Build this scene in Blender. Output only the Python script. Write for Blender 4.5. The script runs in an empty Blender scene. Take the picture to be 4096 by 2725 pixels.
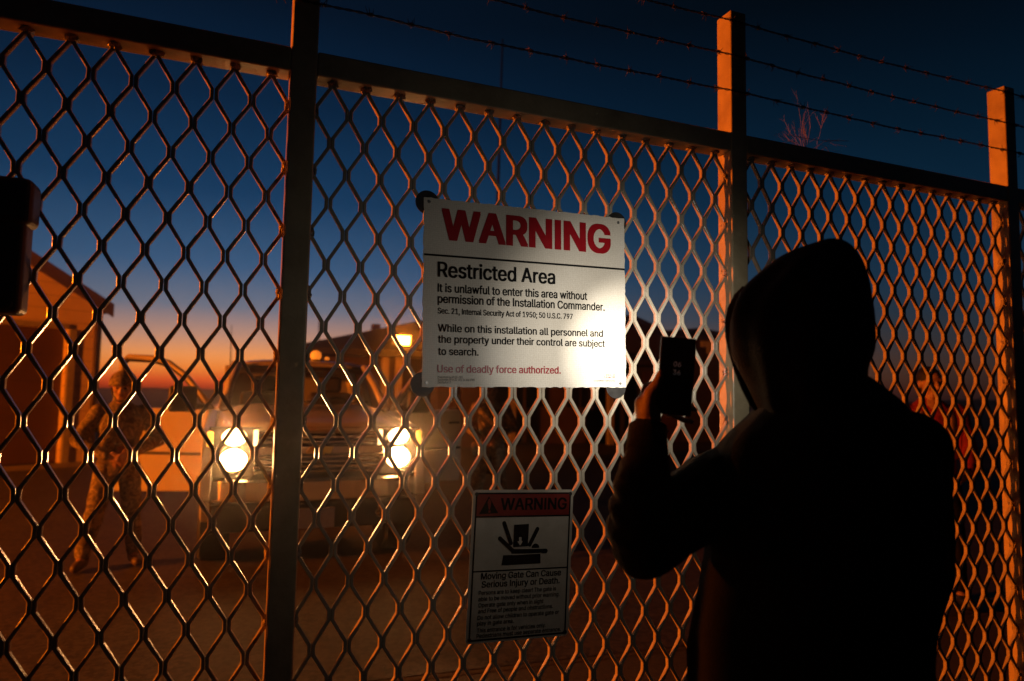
import bpy, bmesh, math, random
import numpy as np
from mathutils import Vector, Matrix, noise

random.seed(7)
rng = np.random.default_rng(7)
scene = bpy.context.scene
col = scene.collection

# ------------------------------------------------------------------ camera
PX = 4096 / 2357.0                       # measured picture units -> pixels of the photograph
FPX = 2730.67
RX, RY, RZ = 0.07786, -0.01710, -0.38042
CAM = np.array([-0.17615, -2.05251, 1.5])


def _cam_axes():
    cx, sx, cy, sy, cz, sz = (math.cos(RX), math.sin(RX), math.cos(RY), math.sin(RY), math.cos(RZ), math.sin(RZ))
    yaw = np.array([[cz, -sz, 0], [sz, cz, 0], [0, 0, 1]])
    pit = np.array([[1, 0, 0], [0, cx, -sx], [0, sx, cx]])
    rol = np.array([[cy, 0, sy], [0, 1, 0], [-sy, 0, cy]])
    return yaw @ pit @ rol


AX = _cam_axes()                         # columns: right, forward, up
cam_data = bpy.data.cameras.new("camera")
cam = bpy.data.objects.new("camera", cam_data)
col.objects.link(cam)
cm = Matrix(((AX[0, 0], AX[0, 2], -AX[0, 1], CAM[0]), (AX[1, 0], AX[1, 2], -AX[1, 1], CAM[1]),
             (AX[2, 0], AX[2, 2], -AX[2, 1], CAM[2]), (0, 0, 0, 1)))
cam.matrix_world = cm
cam_data.sensor_width = 36
cam_data.lens = 24.0
cam_data.clip_start = 0.05
cam_data.clip_end = 3000
cam_data.dof.use_dof = True
cam_data.dof.focus_distance = 2.25
cam_data.dof.aperture_fstop = 2.0
scene.camera = cam

# ------------------------------------------------------------------ render and exposure
scene.view_settings.view_transform = 'Standard'
scene.view_settings.look = 'None'
scene.view_settings.exposure = 0
scene.view_settings.gamma = 1
try:
    scene.cycles.use_denoising = True
    scene.cycles.max_bounces = 8
    scene.cycles.use_light_tree = True
    scene.cycles.sample_clamp_indirect = 4
    scene.cycles.volume_step_rate = 4
except Exception:
    pass


def lin(r, g, b):
    f = lambda c: (c / 255 / 12.92) if c / 255 <= 0.04045 else ((c / 255 + 0.055) / 1.055) ** 2.4
    return (f(r), f(g), f(b), 1)


# ------------------------------------------------------------------ dusk sky (function of direction only)
world = bpy.data.worlds.new("World")
scene.world = world
world.use_nodes = True
nt = world.node_tree
nt.nodes.clear()
N = nt.nodes.new
L_ = nt.links.new
out = N('ShaderNodeOutputWorld')
bg = N('ShaderNodeBackground')
tc = N('ShaderNodeTexCoord')
sep = N('ShaderNodeSeparateXYZ')
L_(tc.outputs['Generated'], sep.inputs[0])


def math_node(tree, op, a, b=None, c=None):
    n = tree.nodes.new('ShaderNodeMath')
    n.operation = op
    for k, v in enumerate((a, b, c)):
        if v is None:
            continue
        if isinstance(v, (int, float)):
            n.inputs[k].default_value = v
        else:
            tree.links.new(v, n.inputs[k])
    return n.outputs[0]


elev = math_node(nt, 'DIVIDE', math_node(nt, 'ARCSINE', sep.outputs[2]), math.radians(90))


def ramp(tree, fac, stops):
    r = tree.nodes.new('ShaderNodeValToRGB')
    e = r.color_ramp.elements
    while len(e) < len(stops):
        e.new(0.5)
    for k, (p, c) in enumerate(stops):
        e[k].position = p
        e[k].color = c
    tree.links.new(fac, r.inputs[0])
    return r.outputs[0]


D = 90.0
glow = ramp(nt, elev, [(0.0, lin(150, 34, 12)), (0.6 / D, lin(225, 72, 22)), (1.6 / D, lin(255, 140, 50)), (2.6 / D, lin(255, 160, 86)),
                       (4.0 / D, lin(200, 148, 122)), (6.3 / D, lin(108, 118, 136)), (9.5 / D, lin(54, 92, 130)),
                       (15 / D, lin(20, 59, 95)), (22 / D, lin(8, 36, 63)), (29 / D, lin(4, 19, 36)), (45 / D, lin(2, 8, 15)), (1.0, lin(1, 4, 8))])
cool = ramp(nt, elev, [(0.0, lin(36, 23, 20)), (1.0 / D, lin(42, 29, 26)), (2.5 / D, lin(47, 38, 38)), (5.0 / D, lin(40, 48, 55)), (8.5 / D, lin(25, 50, 70)),
                       (14 / D, lin(11, 40, 62)), (20 / D, lin(5, 27, 44)), (25 / D, lin(3, 17, 30)), (29 / D, lin(2, 10, 18)), (45 / D, lin(1, 4, 8)), (1.0, lin(1, 3, 5))])
az = math_node(nt, 'ARCTAN2', sep.outputs[0], sep.outputs[1])
azd = math_node(nt, 'DIVIDE', math_node(nt, 'SUBTRACT', az, math.radians(0)), math.radians(29))
gl = math_node(nt, 'POWER', math.e, math_node(nt, 'MULTIPLY', math_node(nt, 'POWER', math_node(nt, 'ABSOLUTE', azd), 2.0), -1.0))
mix = N('ShaderNodeMix')
mix.data_type = 'RGBA'
L_(gl, mix.inputs[0])
L_(cool, mix.inputs[6])
L_(glow, mix.inputs[7])
L_(mix.outputs[2], bg.inputs[0])
# the eastern half of the dusk sky, behind the viewer, is already dark
west = math_node(nt, 'MULTIPLY_ADD', sep.outputs[1], 0.62, 0.55)
west = math_node(nt, 'MINIMUM', math_node(nt, 'MAXIMUM', west, 0.12), 1.0)
L_(west, bg.inputs[1])
L_(bg.outputs[0], out.inputs[0])


# ------------------------------------------------------------------ helpers: measuring
def ray(dx, dy):
    v = np.array([(dx * PX - 2048) / FPX, 1, -(dy * PX - 1362.5) / FPX])
    return AX @ v


def at_y(dx, dy, Y=0.0):
    d = ray(dx, dy)
    t = (Y - CAM[1]) / d[1]
    return Vector(CAM + t * d)


def at_d(dx, dy, dist):
    d = ray(dx, dy)
    return Vector(CAM + d * dist / math.hypot(d[0], d[1]))


# ------------------------------------------------------------------ helpers: materials
def mat(name, base, rough=0.6, metal=0.0, noise_amt=0.0, noise_scale=8.0, bump=0.0, bump_scale=60.0, spec=0.5, second=None,
        coat=0.0, detail=6.0, sheen=0.0, coords='Object'):
    m = bpy.data.materials.new(name)
    m.use_nodes = True
    t = m.node_tree
    b = t.nodes['Principled BSDF']
    b.inputs['Roughness'].default_value = rough
    b.inputs['Metallic'].default_value = metal
    b.inputs['Specular IOR Level'].default_value = spec
    b.inputs['Coat Weight'].default_value = coat
    if sheen:
        b.inputs['Sheen Weight'].default_value = sheen
    c = (base[0], base[1], base[2], 1)
    b.inputs['Base Color'].default_value = c
    tcn = t.nodes.new('ShaderNodeTexCoord')
    if noise_amt > 0 or second:
        n = t.nodes.new('ShaderNodeTexNoise')
        n.inputs['Scale'].default_value = noise_scale
        n.inputs['Detail'].default_value = detail
        n.inputs['Roughness'].default_value = 0.65
        t.links.new(tcn.outputs[coords], n.inputs['Vector'])
        s = second or tuple(x * (1 - noise_amt) for x in base)
        o = ramp(t, n.outputs['Fac'], [(0.32, (s[0], s[1], s[2], 1)), (0.62, c)])
        t.links.new(o, b.inputs['Base Color'])
        rr = math_node(t, 'MULTIPLY_ADD', n.outputs['Fac'], 0.25, rough - 0.12)
        t.links.new(rr, b.inputs['Roughness'])
    if bump > 0:
        n2 = t.nodes.new('ShaderNodeTexNoise')
        n2.inputs['Scale'].default_value = bump_scale
        n2.inputs['Detail'].default_value = 5
        t.links.new(tcn.outputs[coords], n2.inputs['Vector'])
        bp = t.nodes.new('ShaderNodeBump')
        bp.inputs['Strength'].default_value = bump
        bp.inputs['Distance'].default_value = 0.01
        t.links.new(n2.outputs['Fac'], bp.inputs['Height'])
        t.links.new(bp.outputs[0], b.inputs['Normal'])
    return m


def emit(name, color, strength):
    m = bpy.data.materials.new(name)
    m.use_nodes = True
    b = m.node_tree.nodes['Principled BSDF']
    b.inputs['Base Color'].default_value = (0.6, 0.6, 0.6, 1)
    b.inputs['Emission Color'].default_value = (*color, 1)
    b.inputs['Emission Strength'].default_value = strength
    return m


def speckle(name, dark, light, scale, rough, patch=1.2, bump=0.5):
    m = bpy.data.materials.new(name)
    m.use_nodes = True
    t = m.node_tree
    b = t.nodes['Principled BSDF']
    tcn = t.nodes.new('ShaderNodeTexCoord')
    v = t.nodes.new('ShaderNodeTexVoronoi')
    v.inputs['Scale'].default_value = scale
    t.links.new(tcn.outputs['Object'], v.inputs['Vector'])
    n = t.nodes.new('ShaderNodeTexNoise')
    n.inputs['Scale'].default_value = patch
    n.inputs['Detail'].default_value = 8
    n.inputs['Roughness'].default_value = 0.7
    t.links.new(tcn.outputs['Object'], n.inputs['Vector'])
    sv = t.nodes.new('ShaderNodeSeparateColor')
    t.links.new(v.outputs['Color'], sv.inputs[0])
    f = math_node(t, 'ADD', math_node(t, 'MULTIPLY', sv.outputs[0], 0.5), math_node(t, 'MULTIPLY', n.outputs['Fac'], 0.55))
    o = ramp(t, f, [(0.2, (*dark, 1)), (0.85, (*light, 1))])
    t.links.new(o, b.inputs['Base Color'])
    b.inputs['Roughness'].default_value = rough
    bp = t.nodes.new('ShaderNodeBump')
    bp.inputs['Strength'].default_value = bump
    bp.inputs['Distance'].default_value = 0.006
    t.links.new(sv.outputs[1], bp.inputs['Height'])
    t.links.new(bp.outputs[0], b.inputs['Normal'])
    return m


def banded(name, base, groove, axis, scale, rough=0.6, width=0.08):
    """painted boards: thin darker grooves at even steps along one axis"""
    m = bpy.data.materials.new(name)
    m.use_nodes = True
    t = m.node_tree
    b = t.nodes['Principled BSDF']
    tcn = t.nodes.new('ShaderNodeTexCoord')
    s = t.nodes.new('ShaderNodeSeparateXYZ')
    t.links.new(tcn.outputs['Object'], s.inputs[0])
    fr = math_node(t, 'FRACT', math_node(t, 'MULTIPLY', s.outputs[axis], scale))
    n = t.nodes.new('ShaderNodeTexNoise')
    n.inputs['Scale'].default_value = 1.7
    n.inputs['Detail'].default_value = 7
    t.links.new(tcn.outputs['Object'], n.inputs['Vector'])
    g = math_node(t, 'GREATER_THAN', fr, width)
    col_ = ramp(t, n.outputs['Fac'], [(0.3, (*[x * 0.78 for x in base], 1)), (0.7, (*base, 1))])
    mx = t.nodes.new('ShaderNodeMix')
    mx.data_type = 'RGBA'
    t.links.new(g, mx.inputs[0])
    mx.inputs[6].default_value = (*groove, 1)
    t.links.new(col_, mx.inputs[7])
    t.links.new(mx.outputs[2], b.inputs['Base Color'])
    b.inputs['Roughness'].default_value = rough
    return m


M = {}
M['gate'] = mat('gate_paint', (0.56, 0.45, 0.27), 0.36, 0, 0.22, 9, 0.14, 90, second=(0.38, 0.29, 0.17))
M['mesh'] = mat('mesh_paint', (0.47, 0.395, 0.285), 0.24, 0, 0.2, 14, 0.08, 140)
M['weld'] = mat('weld_metal', (0.34, 0.28, 0.22), 0.34, 0.55, 0.4, 60, 0.5, 220)
M['wire'] = mat('rusty_wire', (0.10, 0.06, 0.04), 0.45, 0.7, 0.5, 80, 0.3, 200)
M['black_plastic'] = mat('black_plastic', (0.010, 0.010, 0.011), 0.5, 0, 0.2, 30)
M['box_paint'] = mat('box_paint', (0.030, 0.024, 0.020), 0.5, 0, 0.35, 18, 0.15, 90)
M['asphalt'] = speckle('asphalt', (0.026, 0.022, 0.019), (0.080, 0.068, 0.057), 95, 0.8)
M['concrete'] = speckle('driveway_asphalt', (0.008, 0.0065, 0.0055), (0.082, 0.068, 0.058), 38, 0.7, 0.9, 0.9)
M['earth'] = mat('dry_earth', (0.06, 0.045, 0.035), 0.95, 0, 0.5, 0.6)
M['far'] = mat('far_scrub', (0.035, 0.03, 0.025), 1.0, 0, 0.4, 0.05)
M['chrome'] = mat('chrome', (0.62, 0.60, 0.57), 0.16, 1.0, 0.1, 20)
M['truck'] = mat('truck_paint', (0.58, 0.55, 0.51), 0.30, 0, 0.10, 3, coat=0.5)
M['trim'] = mat('black_trim', (0.012, 0.012, 0.013), 0.45, 0, 0.2, 20)
M['rubber'] = mat('tyre_rubber', (0.016, 0.016, 0.016), 0.8, 0, 0.3, 30, 0.4, 50)
M['rim'] = mat('wheel_rim', (0.35, 0.34, 0.33), 0.4, 0.8, 0.2, 15)
M['cabin'] = mat('cabin_trim', (0.030, 0.028, 0.026), 0.7, 0, 0.3, 12)
M['seat'] = mat('seat_cloth', (0.10, 0.085, 0.07), 0.8, 0, 0.3, 40)
M['plate'] = mat('plate_paint', (0.34, 0.33, 0.31), 0.4, 0, 0.2, 30)
M['gold'] = mat('gold_badge', (0.62, 0.40, 0.07), 0.3, 0.6, 0.1, 30)
M['lens'] = emit('headlight_glow', (1.0, 0.47, 0.15), 30)
M['lens_dim'] = emit('reflector_glow', (1.0, 0.62, 0.28), 2.5)
M['amber'] = emit('amber_marker', (1.0, 0.40, 0.04), 2.0)
M['beacon'] = emit('beacon_glow', (1.0, 0.22, 0.015), 0.9)
M['sodium'] = emit('sodium_glow', (1.0, 0.30, 0.03), 60)
M['glass'] = mat('dark_glass', (0.012, 0.013, 0.014), 0.08, 0, 0, spec=0.5)
M['hood'] = mat('black_fleece', (0.017, 0.0163, 0.016), 0.95, 0, 0.3, 70, 0.6, 260, spec=0.15, sheen=0.05)
M['denim'] = mat('dark_trousers', (0.012, 0.012, 0.014), 0.9, 0, 0.3, 60, 0.4, 200, spec=0.2)
M['skin'] = mat('skin', (0.42, 0.24, 0.165), 0.5, 0, 0.16, 60, 0.25, 180)
M['hair'] = mat('dark_hair', (0.012, 0.009, 0.007), 0.6, 0, 0.4, 80, 0.5, 150)
M['leather'] = mat('boot_leather', (0.10, 0.065, 0.035), 0.6, 0, 0.35, 30, 0.3, 80)
M['phone'] = mat('phone_body', (0.02, 0.02, 0.022), 0.25, 0.2, 0)
M['screen'] = mat('phone_screen', (0.006, 0.006, 0.007), 0.12, 0, 0)
M['screen_text'] = emit('clock_digits', (0.75, 0.72, 0.70), 0.022)
M['led'] = emit('flash_led', (1, 0.98, 0.94), 60)
M['sign_red'] = mat('sign_red', (0.40, 0.006, 0.012), 0.4, 0, 0.12, 60)
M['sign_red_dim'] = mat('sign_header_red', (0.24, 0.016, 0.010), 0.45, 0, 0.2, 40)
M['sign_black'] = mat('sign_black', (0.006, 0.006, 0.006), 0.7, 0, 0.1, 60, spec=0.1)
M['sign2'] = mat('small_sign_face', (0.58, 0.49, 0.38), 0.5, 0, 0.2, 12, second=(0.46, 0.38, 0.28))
M['sign_back'] = mat('sign_metal', (0.42, 0.40, 0.37), 0.4, 0.7, 0.2, 20)
M['washer'] = mat('mounting_disc', (0.05, 0.045, 0.04), 0.5, 0.4, 0.3, 40)
M['twig'] = mat('dry_twig', (0.5, 0.36, 0.3), 0.8, 0, 0.3, 90)
M['stucco'] = banded('painted_siding', (0.74, 0.58, 0.40), (0.34, 0.26, 0.18), 2, 4.0, 0.8, 0.05)
M['roof'] = mat('dark_roofing', (0.035, 0.03, 0.027), 0.9, 0, 0.4, 20, 0.5, 60)
M['trimwood'] = mat('fascia_board', (0.10, 0.07, 0.045), 0.7, 0, 0.3, 12)
M['door_dark'] = banded('roller_door', (0.085, 0.045, 0.03), (0.05, 0.028, 0.02), 2, 1.9, 0.6, 0.04)
M['reveal'] = mat('door_reveal', (0.30, 0.27, 0.24), 0.8, 0, 0.25, 8)
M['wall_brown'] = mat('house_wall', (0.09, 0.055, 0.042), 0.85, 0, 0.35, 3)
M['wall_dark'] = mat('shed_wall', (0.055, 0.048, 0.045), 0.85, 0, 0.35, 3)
M['post_pale'] = mat('porch_post', (0.42, 0.38, 0.34), 0.7, 0, 0.2, 10)
M['lamp_metal'] = mat('lamp_housing', (0.06, 0.055, 0.05), 0.5, 0.3, 0.3, 20)
M['pale'] = mat('pale_vent', (0.60, 0.60, 0.60), 0.7, 0, 0.2, 10)
M['mast'] = mat('mast_metal', (0.03, 0.03, 0.032), 0.5, 0.5, 0.3, 10)
M['vest_red'] = mat('red_shirt', (0.26, 0.014, 0.010), 0.85, 0, 0.3, 40, 0.3, 120)
M['vest_band'] = mat('pale_band', (0.36, 0.22, 0.15), 0.6, 0, 0.3, 40)


def camo(name, cols, scale):
    m = bpy.data.materials.new(name)
    m.use_nodes = True
    t = m.node_tree
    b = t.nodes['Principled BSDF']
    tcn = t.nodes.new('ShaderNodeTexCoord')
    n = t.nodes.new('ShaderNodeTexNoise')
    n.inputs['Scale'].default_value = scale
    n.inputs['Detail'].default_value = 3
    n.inputs['Distortion'].default_value = 0.6
    t.links.new(tcn.outputs['Object'], n.inputs['Vector'])
    r = t.nodes.new('ShaderNodeValToRGB')
    r.color_ramp.interpolation = 'CONSTANT'
    e = r.color_ramp.elements
    while len(e) < len(cols):
        e.new(0.5)
    for k, c in enumerate(cols):
        e[k].position = (0.0, 0.42, 0.50, 0.58)[k]
        e[k].color = (*c, 1)
    t.links.new(n.outputs['Fac'], r.inputs[0])
    t.links.new(r.outputs[0], b.inputs['Base Color'])
    b.inputs['Roughness'].default_value = 0.9
    return m


M['camo'] = camo('camouflage_cloth', [(0.10, 0.075, 0.05), (0.26, 0.21, 0.14), (0.13, 0.115, 0.08), (0.34, 0.275, 0.19)], 13)


def sheeting():
    """prismatic sign sheeting: off-white with a fine grid of cells and scattered glints"""
    m = bpy.data.materials.new('sign_sheeting')
    m.use_nodes = True
    t = m.node_tree
    b = t.nodes['Principled BSDF']
    tcn = t.nodes.new('ShaderNodeTexCoord')
    v = t.nodes.new('ShaderNodeTexVoronoi')
    v.inputs['Scale'].default_value = 150
    v.inputs['Randomness'].default_value = 0.35
    t.links.new(tcn.outputs['Object'], v.inputs['Vector'])
    n = t.nodes.new('ShaderNodeTexNoise')
    n.inputs['Scale'].default_value = 5
    n.inputs['Detail'].default_value = 8
    t.links.new(tcn.outputs['Object'], n.inputs['Vector'])
    f = math_node(t, 'ADD', math_node(t, 'MULTIPLY', v.outputs['Distance'], 0.55), math_node(t, 'MULTIPLY', n.outputs['Fac'], 0.7))
    o = ramp(t, f, [(0.25, (0.66, 0.58, 0.46, 1)), (0.8, (0.86, 0.785, 0.66, 1))])
    t.links.new(o, b.inputs['Base Color'])
    b.inputs['Roughness'].default_value = 0.42
    bp = t.nodes.new('ShaderNodeBump')
    bp.inputs['Strength'].default_value = 0.12
    bp.inputs['Distance'].default_value = 0.002
    t.links.new(v.outputs['Distance'], bp.inputs['Height'])
    t.links.new(bp.outputs[0], b.inputs['Normal'])
    return m


M['sheeting'] = sheeting()


# ------------------------------------------------------------------ helpers: objects and meshes
def tag(o, label=None, cat=None, group=None, kind=None):
    if label:
        o['label'] = label
    if cat:
        o['category'] = cat
    if group:
        o['group'] = group
    if kind:
        o['kind'] = kind
    return o


def empty(name, loc):
    o = bpy.data.objects.new(name, None)
    o.location = loc
    o.empty_display_size = 0.2
    col.objects.link(o)
    return o


def adopt(ob, parent):
    if parent is not None:
        ob.parent = parent
        off = Vector(parent.location) if parent.parent is None else Vector()      # parts themselves sit at the origin
        ob.matrix_parent_inverse = Matrix.Translation(-off)
    return ob


class MB:
    def __init__(self):
        self.v, self.f, self.m = [], [], []

    def add(self, vs, fs, mi=0):
        n = len(self.v)
        self.v += [tuple(p) for p in vs]
        self.f += [tuple(i + n for i in f) for f in fs]
        self.m += [mi] * len(fs)
        return self

    def box(self, c, s, rot=None, mi=0):
        hx, hy, hz = s[0] / 2, s[1] / 2, s[2] / 2
        vs = [Vector((x, y, z)) for x in (-hx, hx) for y in (-hy, hy) for z in (-hz, hz)]
        if rot is not None:
            vs = [rot @ p for p in vs]
        vs = [p + Vector(c) for p in vs]
        return self.add(vs, [(0, 1, 3, 2), (4, 6, 7, 5), (0, 4, 5, 1), (2, 3, 7, 6), (0, 2, 6, 4), (1, 5, 7, 3)], mi)

    def span(self, a, b, mi=0):
        return self.box([(a[k] + b[k]) / 2 for k in range(3)], [abs(a[k] - b[k]) for k in range(3)], None, mi)

    def prism(self, pts, off, mi=0):
        """closed outline pts (3D) pushed by vector off"""
        n = len(pts)
        off = Vector(off)
        a = [Vector(p) for p in pts]
        b = [p + off for p in a]
        fs = [tuple(range(n))[::-1], tuple(range(n, 2 * n))]
        fs += [(k, (k + 1) % n, n + (k + 1) % n, n + k) for k in range(n)]
        return self.add(a + b, fs, mi)

    def loft(self, rings, cap=True, closed=True, mi=0):
        n = len(rings[0])
        vs = [p for r in rings for p in r]
        fs = []
        for k in range(len(rings) - 1):
            for j in range(n if closed else n - 1):
                fs.append((k * n + j, k * n + (j + 1) % n, (k + 1) * n + (j + 1) % n, (k + 1) * n + j))
        if cap:
            fs.append(tuple(range(n))[::-1])
            fs.append(tuple(range((len(rings) - 1) * n, len(rings) * n)))
        return self.add(vs, fs, mi)

    def tube(self, pts, r, n=8, cap=True, mi=0):
        pts = [Vector(p) for p in pts]
        rs = r if isinstance(r, (list, tuple)) else [r] * len(pts)
        rings = []
        up = None
        for k, p in enumerate(pts):
            t = (pts[min(k + 1, len(pts) - 1)] - pts[max(k - 1, 0)]).normalized()
            if up is None:
                up = Vector((0, 0, 1)) if abs(t.z) < 0.9 else Vector((1, 0, 0))
            s = t.cross(up).normalized()
            up = s.cross(t).normalized()
            rings.append([p + (s * math.cos(a) + up * math.sin(a)) * rs[k] for a in [2 * math.pi * j / n for j in range(n)]])
        return self.loft(rings, cap, True, mi)

    def ball(self, c, r, seg=14, rings=9, rot=None, mi=0):
        r = r if isinstance(r, (tuple, list)) else (r, r, r)
        c = Vector(c)
        vs = [Vector((0, 0, -r[2]))]
        for i in range(1, rings):
            ph = -math.pi / 2 + math.pi * i / rings
            for j in range(seg):
                a = 2 * math.pi * j / seg
                vs.append(Vector((r[0] * math.cos(ph) * math.cos(a), r[1] * math.cos(ph) * math.sin(a), r[2] * math.sin(ph))))
        vs.append(Vector((0, 0, r[2])))
        if rot is not None:
            vs = [rot @ p for p in vs]
        vs = [p + c for p in vs]
        fs = [(0, 1 + (j + 1) % seg, 1 + j) for j in range(seg)]
        for i in range(rings - 2):
            for j in range(seg):
                a, b = 1 + i * seg + j, 1 + i * seg + (j + 1) % seg
                fs.append((a, b, b + seg, a + seg))
        last = len(vs) - 1
        fs += [(last, 1 + (rings - 2) * seg + j, 1 + (rings - 2) * seg + (j + 1) % seg) for j in range(seg)]
        return self.add(vs, fs, mi)

    def capsule(self, a, b, ra, rb, n=12):
        """tapered rounded limb from a to b"""
        a, b = Vector(a), Vector(b)
        t = (b - a)
        if t.length < 1e-6:
            return self.ball(a, max(ra, rb))
        t.normalize()
        pts, rs = [], []
        for k in range(5):
            w = math.pi / 2 * k / 5
            pts.append(a - t * ra * math.cos(w)); rs.append(max(ra * math.sin(w), 1e-4))
        pts.append(a); rs.append(ra)
        pts.append(b); rs.append(rb)
        for k in range(4, -1, -1):
            w = math.pi / 2 * k / 5
            pts.append(b + t * rb * math.cos(w)); rs.append(max(rb * math.sin(w), 1e-4))
        s = t.cross(Vector((0, 0, 1)) if abs(t.z) < 0.9 else Vector((1, 0, 0))).normalized()
        u = s.cross(t)
        rings = [[p + (s * math.cos(x) + u * math.sin(x)) * r for x in [2 * math.pi * j / n for j in range(n)]] for p, r in zip(pts, rs)]
        return self.loft(rings)

    def chain(self, pts, rs, n=12):
        for k in range(len(pts) - 1):
            self.capsule(pts[k], pts[k + 1], rs[k], rs[k + 1], n)
        return self

    def mesh(self, name, mats):
        me = bpy.data.meshes.new(name)
        me.from_pydata(self.v, [], self.f)
        for m_ in (mats if isinstance(mats, (list, tuple)) else [mats]):
            me.materials.append(m_)
        for p, i in zip(me.polygons, self.m):
            p.material_index = i
        return me

    def build(self, name, mats, parent=None, smooth=False, bevel=0, seg=2, recalc=True, angle=35):
        me = self.mesh(name, mats)
        if recalc:
            bm = bmesh.new()
            bm.from_mesh(me)
            bmesh.ops.recalc_face_normals(bm, faces=bm.faces)
            bm.to_mesh(me)
            bm.free()
        if smooth:
            me.polygons.foreach_set('use_smooth', [True] * len(me.polygons))
        ob = bpy.data.objects.new(name, me)
        col.objects.link(ob)
        if bevel:
            md = ob.modifiers.new('bevel', 'BEVEL')
            md.width = bevel
            md.segments = seg
            md.limit_method = 'ANGLE'
            md.angle_limit = math.radians(angle)
            md.harden_normals = False
        return adopt(ob, parent)

    def organic(self, name, m_, parent=None, voxel=0.012, smooth=6, wrinkle=None, factor=0.5):
        """fuse the limbs into one continuous skin"""
        me = self.mesh(name, m_)
        bm = bmesh.new()
        bm.from_mesh(me)
        bmesh.ops.recalc_face_normals(bm, faces=bm.faces)
        bm.to_mesh(me)
        bm.free()
        tmp = bpy.data.objects.new('tmp', me)
        col.objects.link(tmp)
        r = tmp.modifiers.new('r', 'REMESH')
        r.mode = 'VOXEL'
        r.voxel_size = voxel
        if smooth:
            s = tmp.modifiers.new('s', 'SMOOTH')
            s.factor = factor
            s.iterations = smooth
        dg = bpy.context.evaluated_depsgraph_get()
        new = bpy.data.meshes.new_from_object(tmp.evaluated_get(dg))
        bpy.data.objects.remove(tmp)
        new.name = name
        new.materials.clear()
        new.materials.append(m_)
        if wrinkle:
            nv = len(new.vertices)
            co = np.empty(nv * 3)
            new.vertices.foreach_get('co', co)
            no = np.empty(nv * 3)
            new.vertices.foreach_get('normal', no)
            co, no = co.reshape(-1, 3), no.reshape(-1, 3)
            h = np.array([wrinkle(Vector(p)) for p in co])
            co = co + no * h[:, None]
            new.vertices.foreach_set('co', co.ravel())
        new.polygons.foreach_set('use_smooth', [True] * len(new.polygons))
        ob = bpy.data.objects.new(name, new)
        col.objects.link(ob)
        return adopt(ob, parent)


def lamp(name, kind, loc, color, power, radius=0.05, parent=None):
    d = bpy.data.lights.new(name, kind)
    d.color = color
    d.energy = power
    d.shadow_soft_size = radius
    o = bpy.data.objects.new(name, d)
    o.location = loc
    col.objects.link(o)
    return adopt(o, parent)


def aim(o, d):
    o.rotation_euler = Vector(d).to_track_quat('-Z', 'Y').to_euler()


#--SETTING--
# ------------------------------------------------------------------ ground and far land
g = MB()
g.add([(-900, -60, 0), (900, -60, 0), (900, 1500, 0), (-900, 1500, 0)], [(0, 1, 2, 3)])
tag(g.build('ground', M['asphalt']), kind='structure')
g = MB()
g.add([(-30, 3.76, .004), (2.33, 1.50, .004), (14, 0.7, .004), (14, 26, .004), (-30, 26, .004)], [(0, 1, 2, 3, 4)])
g.v[0] = (-30, 1.66 + 2.0, .004)
g.add([(-30, 1.60 + 2.0, .003), (2.33, 1.44, .003), (14, 0.64, .003), (14, 0.66, .003), (2.33, 1.47, .003), (-30, 1.63 + 2.0, .003)], [(0, 1, 4, 5), (1, 2, 3, 4)], 1)
tag(g.build('driveway', [M['concrete'], M['earth']]), kind='structure')
hb = MB()
ring_ = []
for k in range(97):
    a = math.radians(-75 + 160 * k / 96)
    h = 1.6 + 2.2 * noise.noise(Vector((k * 0.31, 0, 0))) + 1.0 * noise.noise(Vector((k * 1.3, 4, 0)))
    ring_.append((a, max(h, 0.6)))
rows = [[(320 * math.sin(a), 320 * math.cos(a), -0.5) for a, h in ring_], [(336 * math.sin(a), 336 * math.cos(a), h * 0.8) for a, h in ring_],
        [(352 * math.sin(a), 352 * math.cos(a), h) for a, h in ring_], [(420 * math.sin(a), 420 * math.cos(a), -0.5) for a, h in ring_]]
hb.loft(rows, cap=False, closed=False)
tag(hb.build('hills', M['far'], smooth=True), kind='structure')

# ------------------------------------------------------------------ gate of expanded metal mesh
PITCH, ROWH, TOPZ = 0.1, 0.18325, 2.4194
POSTW = 0.074
gate = empty('sliding_gate', (0.75, 0, 0))
tag(gate, 'cream painted steel gate of diamond mesh panels between square posts', 'gate')
post_x = [-1.648, -0.074, 1.5, 3.074, 4.648]          # left face of each post
for k, x in enumerate(post_x):
    b = MB()
    b.span((x, -0.041, 0.05), (x + POSTW, 0.041, 2.972))
    b.build('post', M['gate'], gate, bevel=0.006, seg=3)
for k in range(4):
    x0, x1 = post_x[k] + POSTW + 0.0005, post_x[k + 1] - 0.0005
    b = MB()
    b.span((x0, -0.038, 2.4215), (x1, 0.038, 2.494))
    b.build('top_rail', M['gate'], gate, bevel=0.005, seg=3)
    b = MB()
    b.span((x0, -0.038, 0.075), (x1, 0.038, 0.150))
    b.build('bottom_rail', M['gate'], gate, bevel=0.005, seg=3)


def strand_pts(x0, k, z_top, rows):
    """centre line of one bent strand between half-columns k and k+1"""
    T = 0.0058
    fl = 0.0145
    pts = []
    for r in range(rows + 1):
        z = z_top - r * ROWH / 2
        if (k + r) % 2 == 1:
            x = x0 + k * PITCH / 2 + T
        else:
            x = x0 + (k + 1) * PITCH / 2 - T
        j = 0.0007
        pts.append((x + random.uniform(-j, j), z + fl))
        pts.append((x + random.uniform(-j, j), z - fl))
    return pts


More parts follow.
